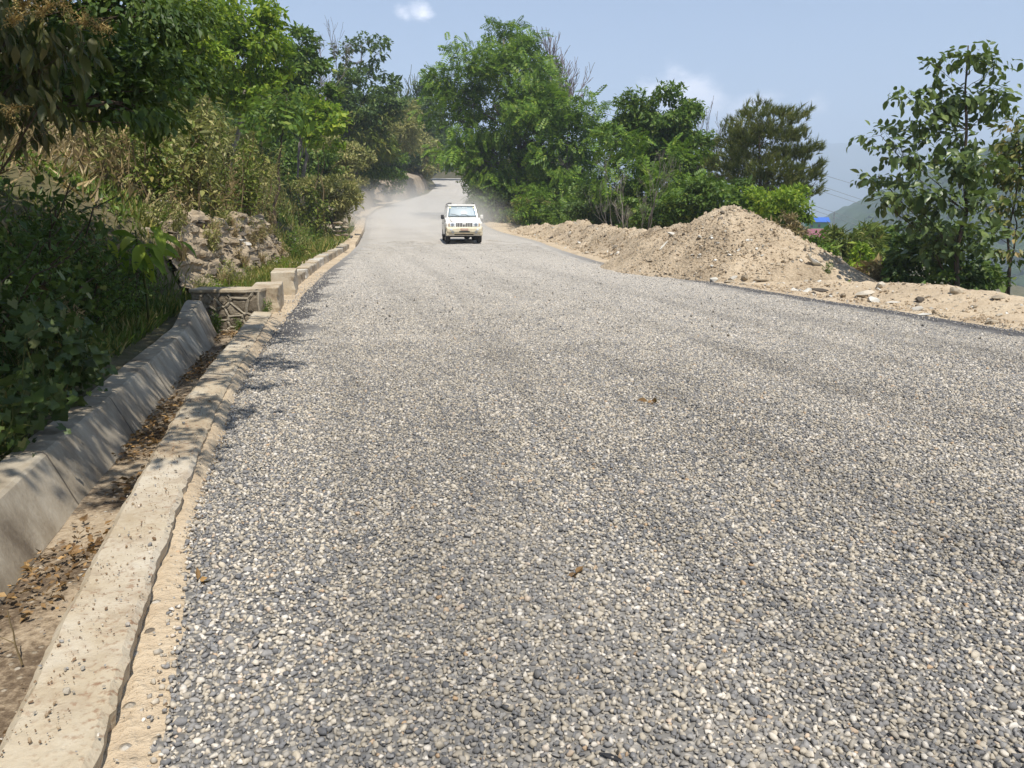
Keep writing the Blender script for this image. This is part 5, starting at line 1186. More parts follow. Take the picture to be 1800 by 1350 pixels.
    vines = [(40, 600, 4.6, .8, 'broad lobed-leaf vine at the left edge above the drain wall'), (105, 560, 5.3, .8, 'lobed-leaf vine climbing in the middle of the left bank'), (15, 660, 4.2, .6, 'low lobed-leaf vine touching the grass at the left edge'), (130, 590, 5.8, .55, 'small lobed-leaf vine beside the grass tufts'), (30, 520, 5.2, .9, 'tallest lobed-leaf vine at the left edge')]
    for i, (u, v, y, s, lab) in enumerate(vines):
        p = P(u, v, y); x = min(p.x, float(WT(y)) - .24); plant('vine', 'vine', lab, 'vine', (x, y, tz(x, y) - .03), s * 1.15, i * 2.1, 'lf_vine', 'vines on the near bank', 1 + i % 3, 'stem_green')
    # grass tufts along the lip of the drain wall
    for i, y in enumerate((3.55, 3.8, 4.05, 4.35, 4.6, 4.85, 5.15, 5.5, 5.9, 6.4, 7.2, 8.4)):
        x = float(WT(y)) - .34 - .14 * (i % 3); plant('grass', 'grass_tuft', 'tuft of long grass on the drain wall lip, %s from the camera' % ordn[i], 'grass', (x, y, max(tz(x, y), .06) - .02), .40 if i < 7 else .28, i * 1.3, 'lf_grass', 'grass along the drain wall', 1 + i % 3)
    # drooping bright leaves in the sun
    p = P(250, 440, 9.3); root = thing('broadleaf_plant', 'plant with long bright drooping leaves catching the sun on the dark bank', 'plant', (p.x, p.y, tz(p.x, p.y)))
    mb = MB(); b0 = np.array(root.location)
    top = np.array(P(238, 405, 9.2)) - b0; mb.tube(spline((0, 0, 0), top, r, 0, 6, .03), np.linspace(.02, .01, 6), 6); link('stem', mb.mesh('stem', True), M['stem_green'], root)
    V0, F0 = TEMPL['bigl']; W = np.array(V0); W[:, 2] -= W[:, 1] ** 2 * .35; lm = mesh_np('leaf', W, [F0], True); lm.materials.append(M['lf_bright'])
    for i in range(26):
        q = top + np.array((r.normal(.08, .14), r.normal(0, .14), r.uniform(-.36, .06))); d = nrm(np.array((r.normal(.5, .5), r.normal(-.3, .5), r.uniform(-.9, .1)))); R = frames(d[None], nrm(np.array([[.2, -.5, .9]]) + r.normal(0, .2, (1, 3))))[0]
        o = link('leaf', lm, None, root); o.location = q; o.rotation_euler = Matrix(R.tolist()).to_euler(); o.scale = (float(r.uniform(.22, .36)),) * 3
    # weeds on the verge
    ys = np.sort(np.concatenate([r.uniform(12.4, 17, 13), r.uniform(17, 22, 7)]))
    for i, y in enumerate(ys):
        y = float(y); x = float(XL(y)) - float(r.uniform(.8, 1.75)); s = float(r.uniform(.34, .6)) * (1.05 if y < 15.5 else .85)
        lab = '%s weeds on the verge, %s clump beyond the masonry end wall' % ('yellow-green' if i % 3 == 0 else 'olive', ordn[i])
        plant('weed', 'weed', lab, 'weed', (x, y, max(tz(x, y), .02)), s, float(r.uniform(0, 6)), 'lf_bright' if i % 3 == 0 else 'lf_olive', 'weeds on the verge', 1 + i % 4, 'stem_green')
    ys = np.sort(r.uniform(22.5, 44, 16))
    for i, y in enumerate(ys):
        y = float(y); x = float(XL(y)) - float(r.uniform(1.2, 2.0)); lab = 'scrubby %s plant along the verge, %s past the shale face' % ('olive' if i % 2 else 'green', ordn[i])
        plant('weed', 'weed', lab, 'weed', (x, y, tz(x, y)), float(r.uniform(.6, 1.1)), float(r.uniform(0, 6)), 'lf_olive' if i % 2 else 'lf_mid', 'scrub along the verge', 1 + i % 4, 'stem_green')
    for i in range(24):
        y = float(12.9 + i * .48); t = float(r.random()); x = face_x(y, t) + .12; k = i % 3
        plant('weed' if k else 'grass', 'rock_weed', 'dry %s rooted in the shale face, %s from its near end' % ('weed' if k else 'grass tuft', (ordn + ['twenty-first', 'twenty-second', 'twenty-third', 'twenty-fourth'])[i]), 'weed', (x, y, .1 + t * 1.15), float(r.uniform(.35, .7)), i * 1.9, ('lf_straw', 'lf_olive', 'lf_straw')[k], 'plants on the shale face', 1 + i % 3)
    for i in range(8):
        y = float(4.6 + i * .75); x = float(WT(y)) - float(r.uniform(.5, 1.5)); plant('weed', 'dry_weed', 'brown dry weed among the shaded plants, %s from the camera' % ordn[i], 'weed', (x, y, tz(x, y) - .03), (.45, .45, float(r.uniform(.6, 1.0))), i * 1.3, 'lf_straw' if i % 2 else 'lf_dry', 'dry weeds on the near bank', 1 + i % 4)
    for i, (y, t, sc, mt, lab) in enumerate(((13.2, 1.0, .8, 'lf_olive', 'olive shrub capping the near end of the shale face'), (14.2, 1.05, .7, 'lf_mid', 'green shrub on top of the shale face near its near end'), (15.6, 1.05, .6, 'lf_olive', 'low olive shrub on the brow of the shale face'))):
        x = face_x(y, t) - .25; plant('leafy', 'shrub', lab, 'shrub', (x, y, 1.05), sc, y, mt, 'shrubs on the shale face', 1 + i, 'bark_brown')
    # weeds by the guard block and at the headwall foot
    for (x, y, s, lab) in ((-3.72, 11.45, .30, 'small green plant in front of the nearer guard block'), (-4.35, 11.1, .34, 'weed growing at the foot of the masonry end wall'), (-4.05, 11.22, .2, 'small weed in the corner of the masonry end wall'), (6.9, 16.95, .3, 'lone dark weed at the right foot of the mound')):
        z = -.2 if x < 0 and x < -4 else (0. if x < 0 else surf_right(x, y)[0]); plant('weed', 'weed', lab, 'weed', (x, y, z), s, x, 'lf_mid', None, 2, 'stem_green')
    p = P(20, 905, 3.45); plant('leafy', 'seedling', 'small bright seedling leaning over the drain wall at left edge', 'plant', (-2.62, 3.35, -.1), .22, .5, 'lf_bright', None, 1, 'stem_green')
    # dry leafless sprig in the drain at lower left
    root = thing('sprig', 'withered sprig with dark leaves standing in the drain at lower left', 'plant', (-1.86, 2.62, -.22)); mb = MB(); st = spline((0, 0, 0), (-.06, .05, .20), r, 0, 6, .03); mb.tube(st, np.linspace(.004, .002, 6), 4); mb.tube(spline(st[2], (-.16, .0, .13), r, .1, 4), (.003, .002, .002, .0015), 4, False); link('stem', mb.mesh('stem'), M['stem'], root)
    n = 7; pp = np.array((-.13, .0, .13)) + r.normal(0, .035, (n, 3)); V, F = leaf_arrays('oval', pp, nrm(r.normal(size=(n, 3)) + (0, 0, -.8)), nrm(r.normal(size=(n, 3))), np.full(n, .05)); link('leaves', mesh_np('leaves', V, [F]), M['lf_dark'], root)
build_undergrowth()

def build_ground_cover():
    r = rs(19)
    # grass and herbs over bank and verge: nobody could count it
    PV = MB(); N = 26000
    y = np.concatenate([r.uniform(3, 12.5, 9000), r.uniform(12.5, 26, 10000), r.uniform(26, 60, 7000)]); e = np.abs(r.normal(0, 1, N)) * np.where(y < 12.5, 1.3, np.where(y < 26, 2.4, 3.6))
    xs = np.where(y < 12, WT(y) - .38, XL(y) - .7); x = xs - e * (1 - .2 * (y > 12)); z = terrain(x, y); z = np.where((z < -.05) & (y < 12), .09, z)
    z = np.where((y > 12) & (XL(y) - x < 1.7), np.maximum(z, ZR(y) + .05), z)
    keep = fbm(x * .8, y * .8, oct=3, seed=23) > -.13; x, y, z = x[keep], y[keep], z[keep]; n = len(x)
    L = r.uniform(.10, .30, n) * np.where(y > 26, 1.9, 1.) ; d = nrm(np.column_stack([r.normal(0, .5, n), r.normal(0, .5, n), np.ones(n)]))
    V, F = leaf_arrays('grass', np.column_stack([x, y, z - .01]), d, nrm(r.normal(size=(n, 3))), L); V2, F2 = V, F
    W = np.array(V).reshape(n, 4, 3); cen = W.mean(1, keepdims=True); V = (W + (W - W[:, :1]) * 0).reshape(-1, 3)
    o = link('grass', mesh_np('grass', V, [F]), M['lf_grass']); stuff(o, 'thin grass and herbs over the hillside and verge', 'grass')
    N = 15000; y = r.uniform(6, 27, N); e = r.uniform(.8, 13, N); x = np.where(y < 12, WT(y) - .5, XL(y) - 2.0) - e; z = terrain(x, y); keep = fbm(x * .7, y * .7, oct=3, seed=29) > -.08; x, y, z = x[keep], y[keep], z[keep]; N = len(x)
    V, F = leaf_arrays('grass', np.column_stack([x, y, z - .01]), nrm(np.column_stack([r.normal(0, .8, N), r.normal(0, .8, N), np.ones(N)])), nrm(r.normal(size=(N, 3))), r.uniform(.2, .55, N)); o = link('dry_grass', mesh_np('dry_grass', V, [F]), M['lf_straw']); stuff(o, 'dry straw-coloured grass on the open slope', 'grass')
    # small leaves everywhere on the hillside floor
    N = 26000; y = np.concatenate([r.uniform(4, 13, 11000), r.uniform(13, 50, 15000)]); e = r.uniform(.05, 1, N) * np.where(y < 13, 6, 14); xs = np.where(y < 12, WT(y) - .5, XL(y) - 2.3); x = xs - e; z = terrain(x, y) + r.uniform(.0, .22, N)
    keep = fbm(x * .6, y * .6, oct=3, seed=25) > -.05; x, y, z = x[keep], y[keep], z[keep]; n = len(x)
    V, F = leaf_arrays('oval', np.column_stack([x, y, z]), nrm(r.normal(size=(n, 3))), nrm(np.array((0, -.2, 1.)) + r.normal(0, .4, (n, 3))), r.uniform(.06, .14, n) * np.where(y > 20, 1.4, 1)); o = link('ground_cover', mesh_np('ground_cover', V, [F]), M['lf_mid']); stuff(o, 'low leafy ground cover on the hillside', 'ground cover')
    # valley-side slope cover
    N = 22000; y = r.uniform(9, 80, N); e = 2.5 + np.abs(r.normal(0, 7, N)); x = XR(y) + e; z = terrain(x, y) + r.uniform(0, .35, N)
    V, F = leaf_arrays('oval', np.column_stack([x, y, z]), nrm(r.normal(size=(N, 3))), nrm(np.array((0, -.2, 1.)) + r.normal(0, .4, (N, 3))), r.uniform(.12, .3, N)); o = link('slope_cover', mesh_np('slope_cover', V, [F]), M['lf_mid']); stuff(o, 'leafy growth covering the slope below the road', 'ground cover')
    # leaf litter and pebbles in the drain and on the kerb
    n = 3600; y = 1.6 + 9.4 * r.random(n) ** .8; t = r.random(n); x = (XK(y) - .30) * (1 - t) + (WB(y) - .0) * t; cl = fbm(x * 2.6, y * 1.3, oct=3, seed=27) + .16 * (y > 5); k = cl > .05; x, y = x[k], y[k]; n = len(x)
    V, F = leaf_arrays('oval', np.column_stack([x, y, -.20 + r.uniform(0, .035, n)]), nrm(r.normal(size=(n, 3)) * (1, 1, .3)), nrm(np.array((0, 0, 1.)) + r.normal(0, .5, (n, 3))), r.uniform(.02, .06, n)); o = link('leaf_litter', mesh_np('leaf_litter', V, [F]), M['lf_dry']); stuff(o, 'brown fallen leaves lying in the drain', 'leaf litter')
    mb = MB()
    for i in range(620):
        q = r.random(); y = r.uniform(1.6, 9)
        if q < .36: x = float(XK(y)) - r.uniform(.01, .27); z = .098
        elif q < .72: x = float(XK(y)) + r.uniform(.0, .2); z = .025
        else: t = r.random(); x = (float(XK(y)) - .3) * (1 - t) + float(WB(y)) * t; z = -.215
        V, F = CHIPS[int(r.integers(0, 10))]; s = .0045 * math.exp(r.normal(0, .45)); a = r.uniform(0, 6.28); Rm = np.array(Euler((r.normal(0, .4), r.normal(0, .4), a)).to_matrix()); mb.add((V * s) @ Rm.T + (x, y, z), F)
    mc = MB()
    for i in range(2600):
        q = r.random(); y = 1.6 + 7 * r.random() ** 1.4
        if q < .6: x = float(XK(y)) - r.uniform(.02, .27); z = .097
        elif q < .85: x = float(XK(y)) + r.uniform(.0, .16); z = .018
        else: t = r.random(); x = (float(XK(y)) - .3) * (1 - t) + float(WB(y)) * t; z = -.21
        if vnoise(np.array([x * 4]), np.array([y * 2.2]), seed=6)[0] < .42: continue
        V, F = CHIPS[int(r.integers(0, 10))]; s = .0028 * math.exp(r.normal(0, .5)); Rm = np.array(Euler(tuple(r.uniform(0, 6.28, 3))).to_matrix()); mc.add((V * s) @ Rm.T + (x, y, z), F)
    o = link('dirt_crumbs', mc.mesh('dirt_crumbs'), M['crumb']); stuff(o, 'crumbs of brown dirt scattered over the kerb', 'dirt')
    o = link('kerb_grit', mb.mesh('kerb_grit'), M['gravel']); stuff(o, 'stray chippings and grit on the kerb and in the drain', 'grit')
build_ground_cover()

def build_road_litter():
    r = rs(29)
    def on_road(u, v):
        for y in np.arange(1.5, 12, .01):
            p = P(u, v, y)
            if p.z <= float(road_z(np.array([p.x]), np.array([y]))[0]): return Vector((p.x, y, p.z + .012))
    for (u, v, s, lab) in ((1014, 1012, .055, 'crumpled rust-brown dead leaf lying on the middle of the gravel'), (350, 1026, .05, 'curled brown dead leaf on the gravel near the kerb'), (1145, 708, .10, 'tan dry leaf far out on the gravel')):
        p = on_road(u, v); n = 5; pos = np.tile(np.array(p), (n, 1)) + r.normal(0, .012, (n, 3)) * (1, 1, .4); V, F = leaf_arrays('big', pos, nrm(r.normal(size=(n, 3)) * (1, 1, .35)), nrm(np.array((0, 0, 1.)) + r.normal(0, .6, (n, 3))), np.full(n, s) * r.uniform(.6, 1.1, n))
        tag(link('dead_leaf', mesh_np('dead_leaf', V, [F]), M['lf_dry']), lab, 'leaf', 'dead leaves on the road')
    p = on_road(1080, 1338); o = rock_obj('bitumen_lump', 3, 'darkrock', p + Vector((0, 0, .0)), (.05, .025, .016), (0, .1, -.3), None); o.data = o.data.copy(); o.data.materials[0] = paint('black_bitumen', (.018, .018, .02), .6); tag(o, 'flat black lump of bitumen at the bottom of the picture', 'bitumen lump')
build_road_litter()

# ------------------------------------------------------------------ the truck
def rounded(name, prof, halfw, mat, parent, bev=.03, taper=None):
    """side outline (y,z) extruded across x with bevelled edges; taper(z) narrows the half width"""
    bm = bmesh.new(); n = len(prof)
    a = [bm.verts.new((-halfw, p[0], p[1])) for p in prof]; b = [bm.verts.new((halfw, p[0], p[1])) for p in prof]
    bm.faces.new(a); bm.faces.new(b[::-1])
    for i in range(n): bm.faces.new((a[i], b[i], b[(i + 1) % n], a[(i + 1) % n]))
    bmesh.ops.recalc_face_normals(bm, faces=bm.faces)
    if bev: bmesh.ops.bevel(bm, geom=[e for e in bm.edges if abs(e.verts[0].co.x - e.verts[1].co.x) < 1e-5 or e.calc_face_angle(0) > .5], offset=bev, segments=3, affect='EDGES', profile=.5, clamp_overlap=True)
    if taper:
        for v in bm.verts: v.co.x *= taper(v.co.y, v.co.z)
    me = bpy.data.meshes.new(name); bm.to_mesh(me); bm.free()
    for p in me.polygons: p.use_smooth = False
    return link(name, me, mat, parent)
def bbox(name, c, size, mat, parent, bev=.02, rot=None):
    me = bevel_simple(size, bev); o = link(name, me, mat, parent); o.location = c
    if rot: o.rotation_euler = rot
    return o
def bevel_simple(size, bev):
    bm = bmesh.new(); bmesh.ops.create_cube(bm, size=1); bmesh.ops.scale(bm, vec=size, verts=bm.verts)
    if bev: bmesh.ops.bevel(bm, geom=bm.edges[:], offset=min(bev, min(size) * .45), segments=3, affect='EDGES', profile=.5)
    me = bpy.data.meshes.new('part'); bm.to_mesh(me); bm.free(); return me
def disc(name, c, r, depth, mat, parent, axis='y', seg=20, bev=.006):
    bm = bmesh.new(); bmesh.ops.create_cone(bm, cap_ends=True, segments=seg, radius1=r, radius2=r, depth=depth)
    if bev: bmesh.ops.bevel(bm, geom=[e for e in bm.edges if e.calc_face_angle(0) > 1], offset=bev, segments=2, affect='EDGES')
    bmesh.ops.rotate(bm, verts=bm.verts, matrix=Matrix.Rotation(math.pi / 2, 3, 'X' if axis == 'y' else 'Y'))
    me = bpy.data.meshes.new(name); bm.to_mesh(me); bm.free(); o = link(name, me, mat, parent); o.location = c; return o
def build_truck():
    white = paint('dusty_white_paint', (.82, .80, .75), .34, .5, 0, (.68, .63, .53), .3); cream = paint('dusty_cream_bumper', (.72, .64, .46), .5, .3, 0, (.58, .48, .32))
    glass = NT('sky_tint_glass'); glass = glass.done(glass.pbr((.24, .31, .34), .45, None, .5, .0, **{'Coat Weight': 1., 'Coat Roughness': .035, 'Coat IOR': 1.7}))  # blue-grey base: dust film plus sky reflection painted into the colour
    dark = paint('dark_trim', (.03, .03, .03), .6); rub = paint('dusty_tyre', (.035, .033, .031), .9, .2, 0, (.11, .095, .075)); steel = paint('steel_rim', (.38, .37, .35), .4, .5, .7)
    lamp = NT('headlamp_lens'); lamp = lamp.done(lamp.pbr((.74, .76, .77), .25, None, .6, .0)); amber = paint('amber_lens', (.56, .40, .24), .3); plate_m = paint('red_plate', (.46, .24, .17), .5, .3, 0, (.52, .38, .26)); chrome = paint('chrome', (.6, .6, .6), .15, .5, 1.)
    p = P(808, 424, 37.4); yaw = math.radians(8.0)
    x, y = -2.52, 38.9
    t = thing('pickup_truck', 'dusty white off-road truck driving towards the camera down the gravel road', 'truck', (x, y, float(road_z(np.array([x]), np.array([y - 1.5]))[0]) - .005), yaw)
    t.rotation_euler[0] = -.012
    # front of the car looks along -Y. lower body with wheel arches
    def arch(cy, r=.43, n=9): return [(cy - r * math.cos(math.pi * i / (n - 1)), .36 + r * .98 * math.sin(math.pi * i / (n - 1))) for i in range(n)]
    prof = [(-1.86, .52), (-1.86, .93), (-1.80, .985), (-1.0, 1.165), (-.86, 1.215), (1.98, 1.21), (2.04, .95), (2.04, .48)] + [(a, b) for a, b in reversed(arch(1.30))] + [(.82, .42), (-.80, .42)] + [(a, b) for a, b in reversed(arch(-1.22))] + [(-1.70, .48)]
    body = rounded('body', prof, .855, white, t, .03, lambda yy, zz: (.965 if yy < -1.7 else 1.0) * (1.0 - .03 * max(0, zz - .9)))
    # bonnet with raised centre
    bb = rounded('bonnet', [(-1.80, .988), (-1.02, 1.165), (-.92, 1.19), (-.92, 1.235), (-1.05, 1.225), (-1.55, 1.10), (-1.78, 1.02)], .62, white, t, .012, lambda yy, zz: .86 if yy < -1.6 else 1.)
    # cab: pillars, roof, dark inside
    H0, H1, wy0, wy1 = 1.225, 1.785, -.88, -.525
    cabt = lambda yy, zz: 1 - .13 * max(0, (zz - 1.2) / .6)
    cab = rounded('cab', [(wy0 + .03, H0 - .02), (wy1 + .03, H1), (1.90, H1 + .015), (1.98, H0 - .02)], .775, white, t, .04, cabt)
    rounded('roof', [(wy1 - .05, H1 - .004), (wy1 + .02, H1 + .05), (-.1, H1 + .085), (1.5, H1 + .085), (1.93, H1 + .05), (1.96, H1 - .004)], .675, white, t, .03)
    # windscreen, slightly curved
    nu, nv = 15, 9; u_ = np.linspace(-1, 1, nu); v_ = np.linspace(0, 1, nv); U_, V_ = np.meshgrid(u_, v_, indexing='ij'); zz = H0 + .045 + V_ * (H1 - H0 - .095); yy = wy0 + (zz - H0) / (H1 - H0) * (wy1 - wy0) + .018 - .040 * (1 - U_ ** 2) - .012 * (1 - (2 * V_ - 1) ** 2); xx = U_ * (.70 - .085 * V_)
    ws = link('windscreen', grid_mesh('windscreen', xx, yy - .008, zz), glass, t); sol = ws.modifiers.new('thick', 'SOLIDIFY'); sol.thickness = .006; sol.offset = -1 if False else 1
    # sun strip lettering on the glass
    fc = bpy.data.curves.new('lettering', 'FONT'); fc.body = 'BOLERO'; fc.size = .105; fc.align_x = 'CENTER'; fc.extrude = .002; fc.space_character = 1.35
    fo = bpy.data.objects.new('tmp', fc); COL.objects.link(fo); bpy.context.view_layer.update(); lm = bpy.data.meshes.new_from_object(fo.evaluated_get(bpy.context.evaluated_depsgraph_get())); bpy.data.objects.remove(fo)
    tilt = math.atan2(H1 - H0, wy1 - wy0)
    o = link('lettering', lm, paint('white_lettering', (.8, .8, .76), .5), ws); o.location = (0, wy0 + .78 * (wy1 - wy0) - .064, H0 + .78 * (H1 - H0)); o.rotation_euler = (tilt, 0, 0)
    for s in (-1, 1):
        o = bbox('sticker', (s * .57, wy0 + .88 * (wy1 - wy0) - .035, H0 + .84 * (H1 - H0)), (.09, .085, .006), paint('yellow_sticker', (.66, .62, .34), .5), ws, 0, (tilt, 0, 0))
        # wipers
        mb = MB(); a = np.array((.25 * s + .1, wy0 - .035, H0 + .055)); b = a + np.array((-.42, .02, .10)); mb.tube([a, (a + b) / 2 + (0, -.02, .03), b], .011, 5); link('wiper', mb.mesh('wiper'), dark, t)
        # side windows: front door and rear
        for (y0_, y1_, nm) in ((-.52, .42, 'door_window'), (.52, 1.72, 'rear_window')):
            z0, z1 = H0 + .05, H1 - .06; e0 = .30 if nm == 'door_window' else 0
            V = np.array([(s * (.775 * cabt(0, z0) + .006), y0_ - (.0 if e0 == 0 else .12), z0), (s * (.775 * cabt(0, z0) + .006), y1_, z0), (s * (.775 * cabt(0, z1) + .006), y1_, z1), (s * (.775 * cabt(0, z1) + .006), y0_ + e0 * .45, z1)])
            w_ = link(nm, mesh_np(nm, V, [np.array([(0, 1, 2, 3)])]), glass, t); q = w_.modifiers.new('thick', 'SOLIDIFY'); q.thickness = .008
        # door with handle
        dr = bbox('door', (s * .852, -.08, .80), (.022, 1.02, .62), white, t, .012); bbox('handle', (s * .02, .36, .16), (.03, .14, .035), dark, dr, .01)
        dr = bbox('door', (s * .852, .86, .82), (.022, .74, .58), white, t, .012); bbox('handle', (s * .02, .24, .14), (.03, .14, .035), dark, dr, .01)
        # mirror
        m_ = bbox('mirror', (s * .955, -.66, 1.25), (.15, .09, .20), white if s > 0 else dark, t, .03); bbox('mirror_glass', (0, .046, 0), (.12, .008, .16), chrome, m_, .003); bbox('mirror_arm', (-s * .10, .01, -.05), (.10, .03, .03), dark, m_, .01)
        # fender lip, wheel, lamp
        fl = bbox('fender', (s * .79, -1.36, .93), (.17, .90, .18), white, t, .06); 
        hl = bbox('headlight', (s * .555, -1.862, .875), (.36, .09, .20), lamp, t, .05); disc('reflector', (0, -.04, 0), .075, .03, chrome, hl); bbox('indicator', (s * .15, -.02, .0), (.07, .06, .15), amber, hl, .02)
        for wy, nm in ((-1.22, 'wheel'), (1.30, 'wheel')):
            w = thing_part('wheel', t, (s * .755, wy, .355))
            bm = bmesh.new(); bmesh.ops.create_cone(bm, cap_ends=True, segments=32, radius1=.355, radius2=.355, depth=.225); bmesh.ops.bevel(bm, geom=[e for e in bm.edges if e.calc_face_angle(0) > 1], offset=.045, segments=3, affect='EDGES'); bmesh.ops.rotate(bm, verts=bm.verts, matrix=Matrix.Rotation(math.pi / 2, 3, 'Y')); me = bpy.data.meshes.new('tyre'); bm.to_mesh(me); bm.free(); link('tyre', me, rub, w)
            disc('rim', (s * .098, 0, 0), .205, .045, steel, w, 'x', 24); disc('hub_cap', (s * .128, 0, 0), .06, .03, dark, w, 'x', 16)
        bbox('mud_flap', (s * .70, -.70, .34), (.22, .02, .26), dark, t, .004)
        bbox('roof_rail', (s * .64, .75, H1 + .115), (.035, 1.6, .03), dark, t, .01)
    # grille panel with slots in pairs
    gp = bbox('grille', (0, -1.872, .865), (.80, .05, .23), white, t, .02)
    for i in range(5):
        for k in (-1, 1):
            h_ = .19 if i != 2 else .12; bbox('slot', ((i - 2) * .155 + k * .037, -.022, -.0 if i != 2 else -.035), (.052, .026, h_), dark, gp, .006)
    # bumper
    bp = rounded('bumper', [(-1.80, .44), (-1.98, .46), (-2.03, .56), (-2.03, .70), (-1.97, .775), (-1.80, .78)], .875, cream, t, .035, lambda yy, zz: 1 - .06 * (yy < -1.95))
    for s in (-1, 1):
        disc('fog_lamp', (s * .62, -2.035, .665), .055, .03, lamp, bp); disc('fog_lamp', (s * .55, -2.03, .535), .07, .03, steel, bp)
        bbox('bumper_corner', (s * .79, -1.88, .47), (.16, .22, .20), cream, bp, .06)
    bbox('air_intake', (0, -2.036, .555), (.50, .02, .065), dark, bp, .02); pl = bbox('number_plate', (0, -2.045, .66), (.36, .012, .095), plate_m, bp, .004)
    for i in range(6): bbox('digit', (-.125 + i * .05, -.008, 0), (.022, .003, .05), paint('plate_digit_%d' % i, (.7, .62, .56), .6), pl, 0)
    # underside
    disc('axle', (0, -1.22, .34), .05, 1.3, dark, t, 'x', 12); disc('axle', (0, 1.30, .34), .05, 1.3, dark, t, 'x', 12); bbox('differential', (.18, -1.22, .33), (.28, .26, .24), dark, t, .08); bbox('chassis', (0, .1, .40), (.95, 3.5, .10), dark, t, .03); bbox('sump_guard', (0, -1.62, .42), (.9, .30, .05), dark, t, .02)
    # small dark fittings on the roof and the spare wheel behind
    for (dx, dy) in ((-.60, -.30), (-.52, -.42)): bbox('roof_fitting', (dx, dy, H1 + .115), (.06, .09, .07), dark, t, .02)
    disc('spare_wheel', (0, 2.13, .98), .35, .2, rub, t, 'y', 28, .04)
    bbox('side_step', (-.84, .05, .42), (.14, 1.5, .04), dark, t, .015); bbox('side_step', (.84, .05, .42), (.14, 1.5, .04), dark, t, .015)
def thing_part(name, parent, loc):
    o = bpy.data.objects.new(name, None); COL.objects.link(o); o.parent = parent; o.location = loc; o.empty_display_size = .1; return o
build_truck()

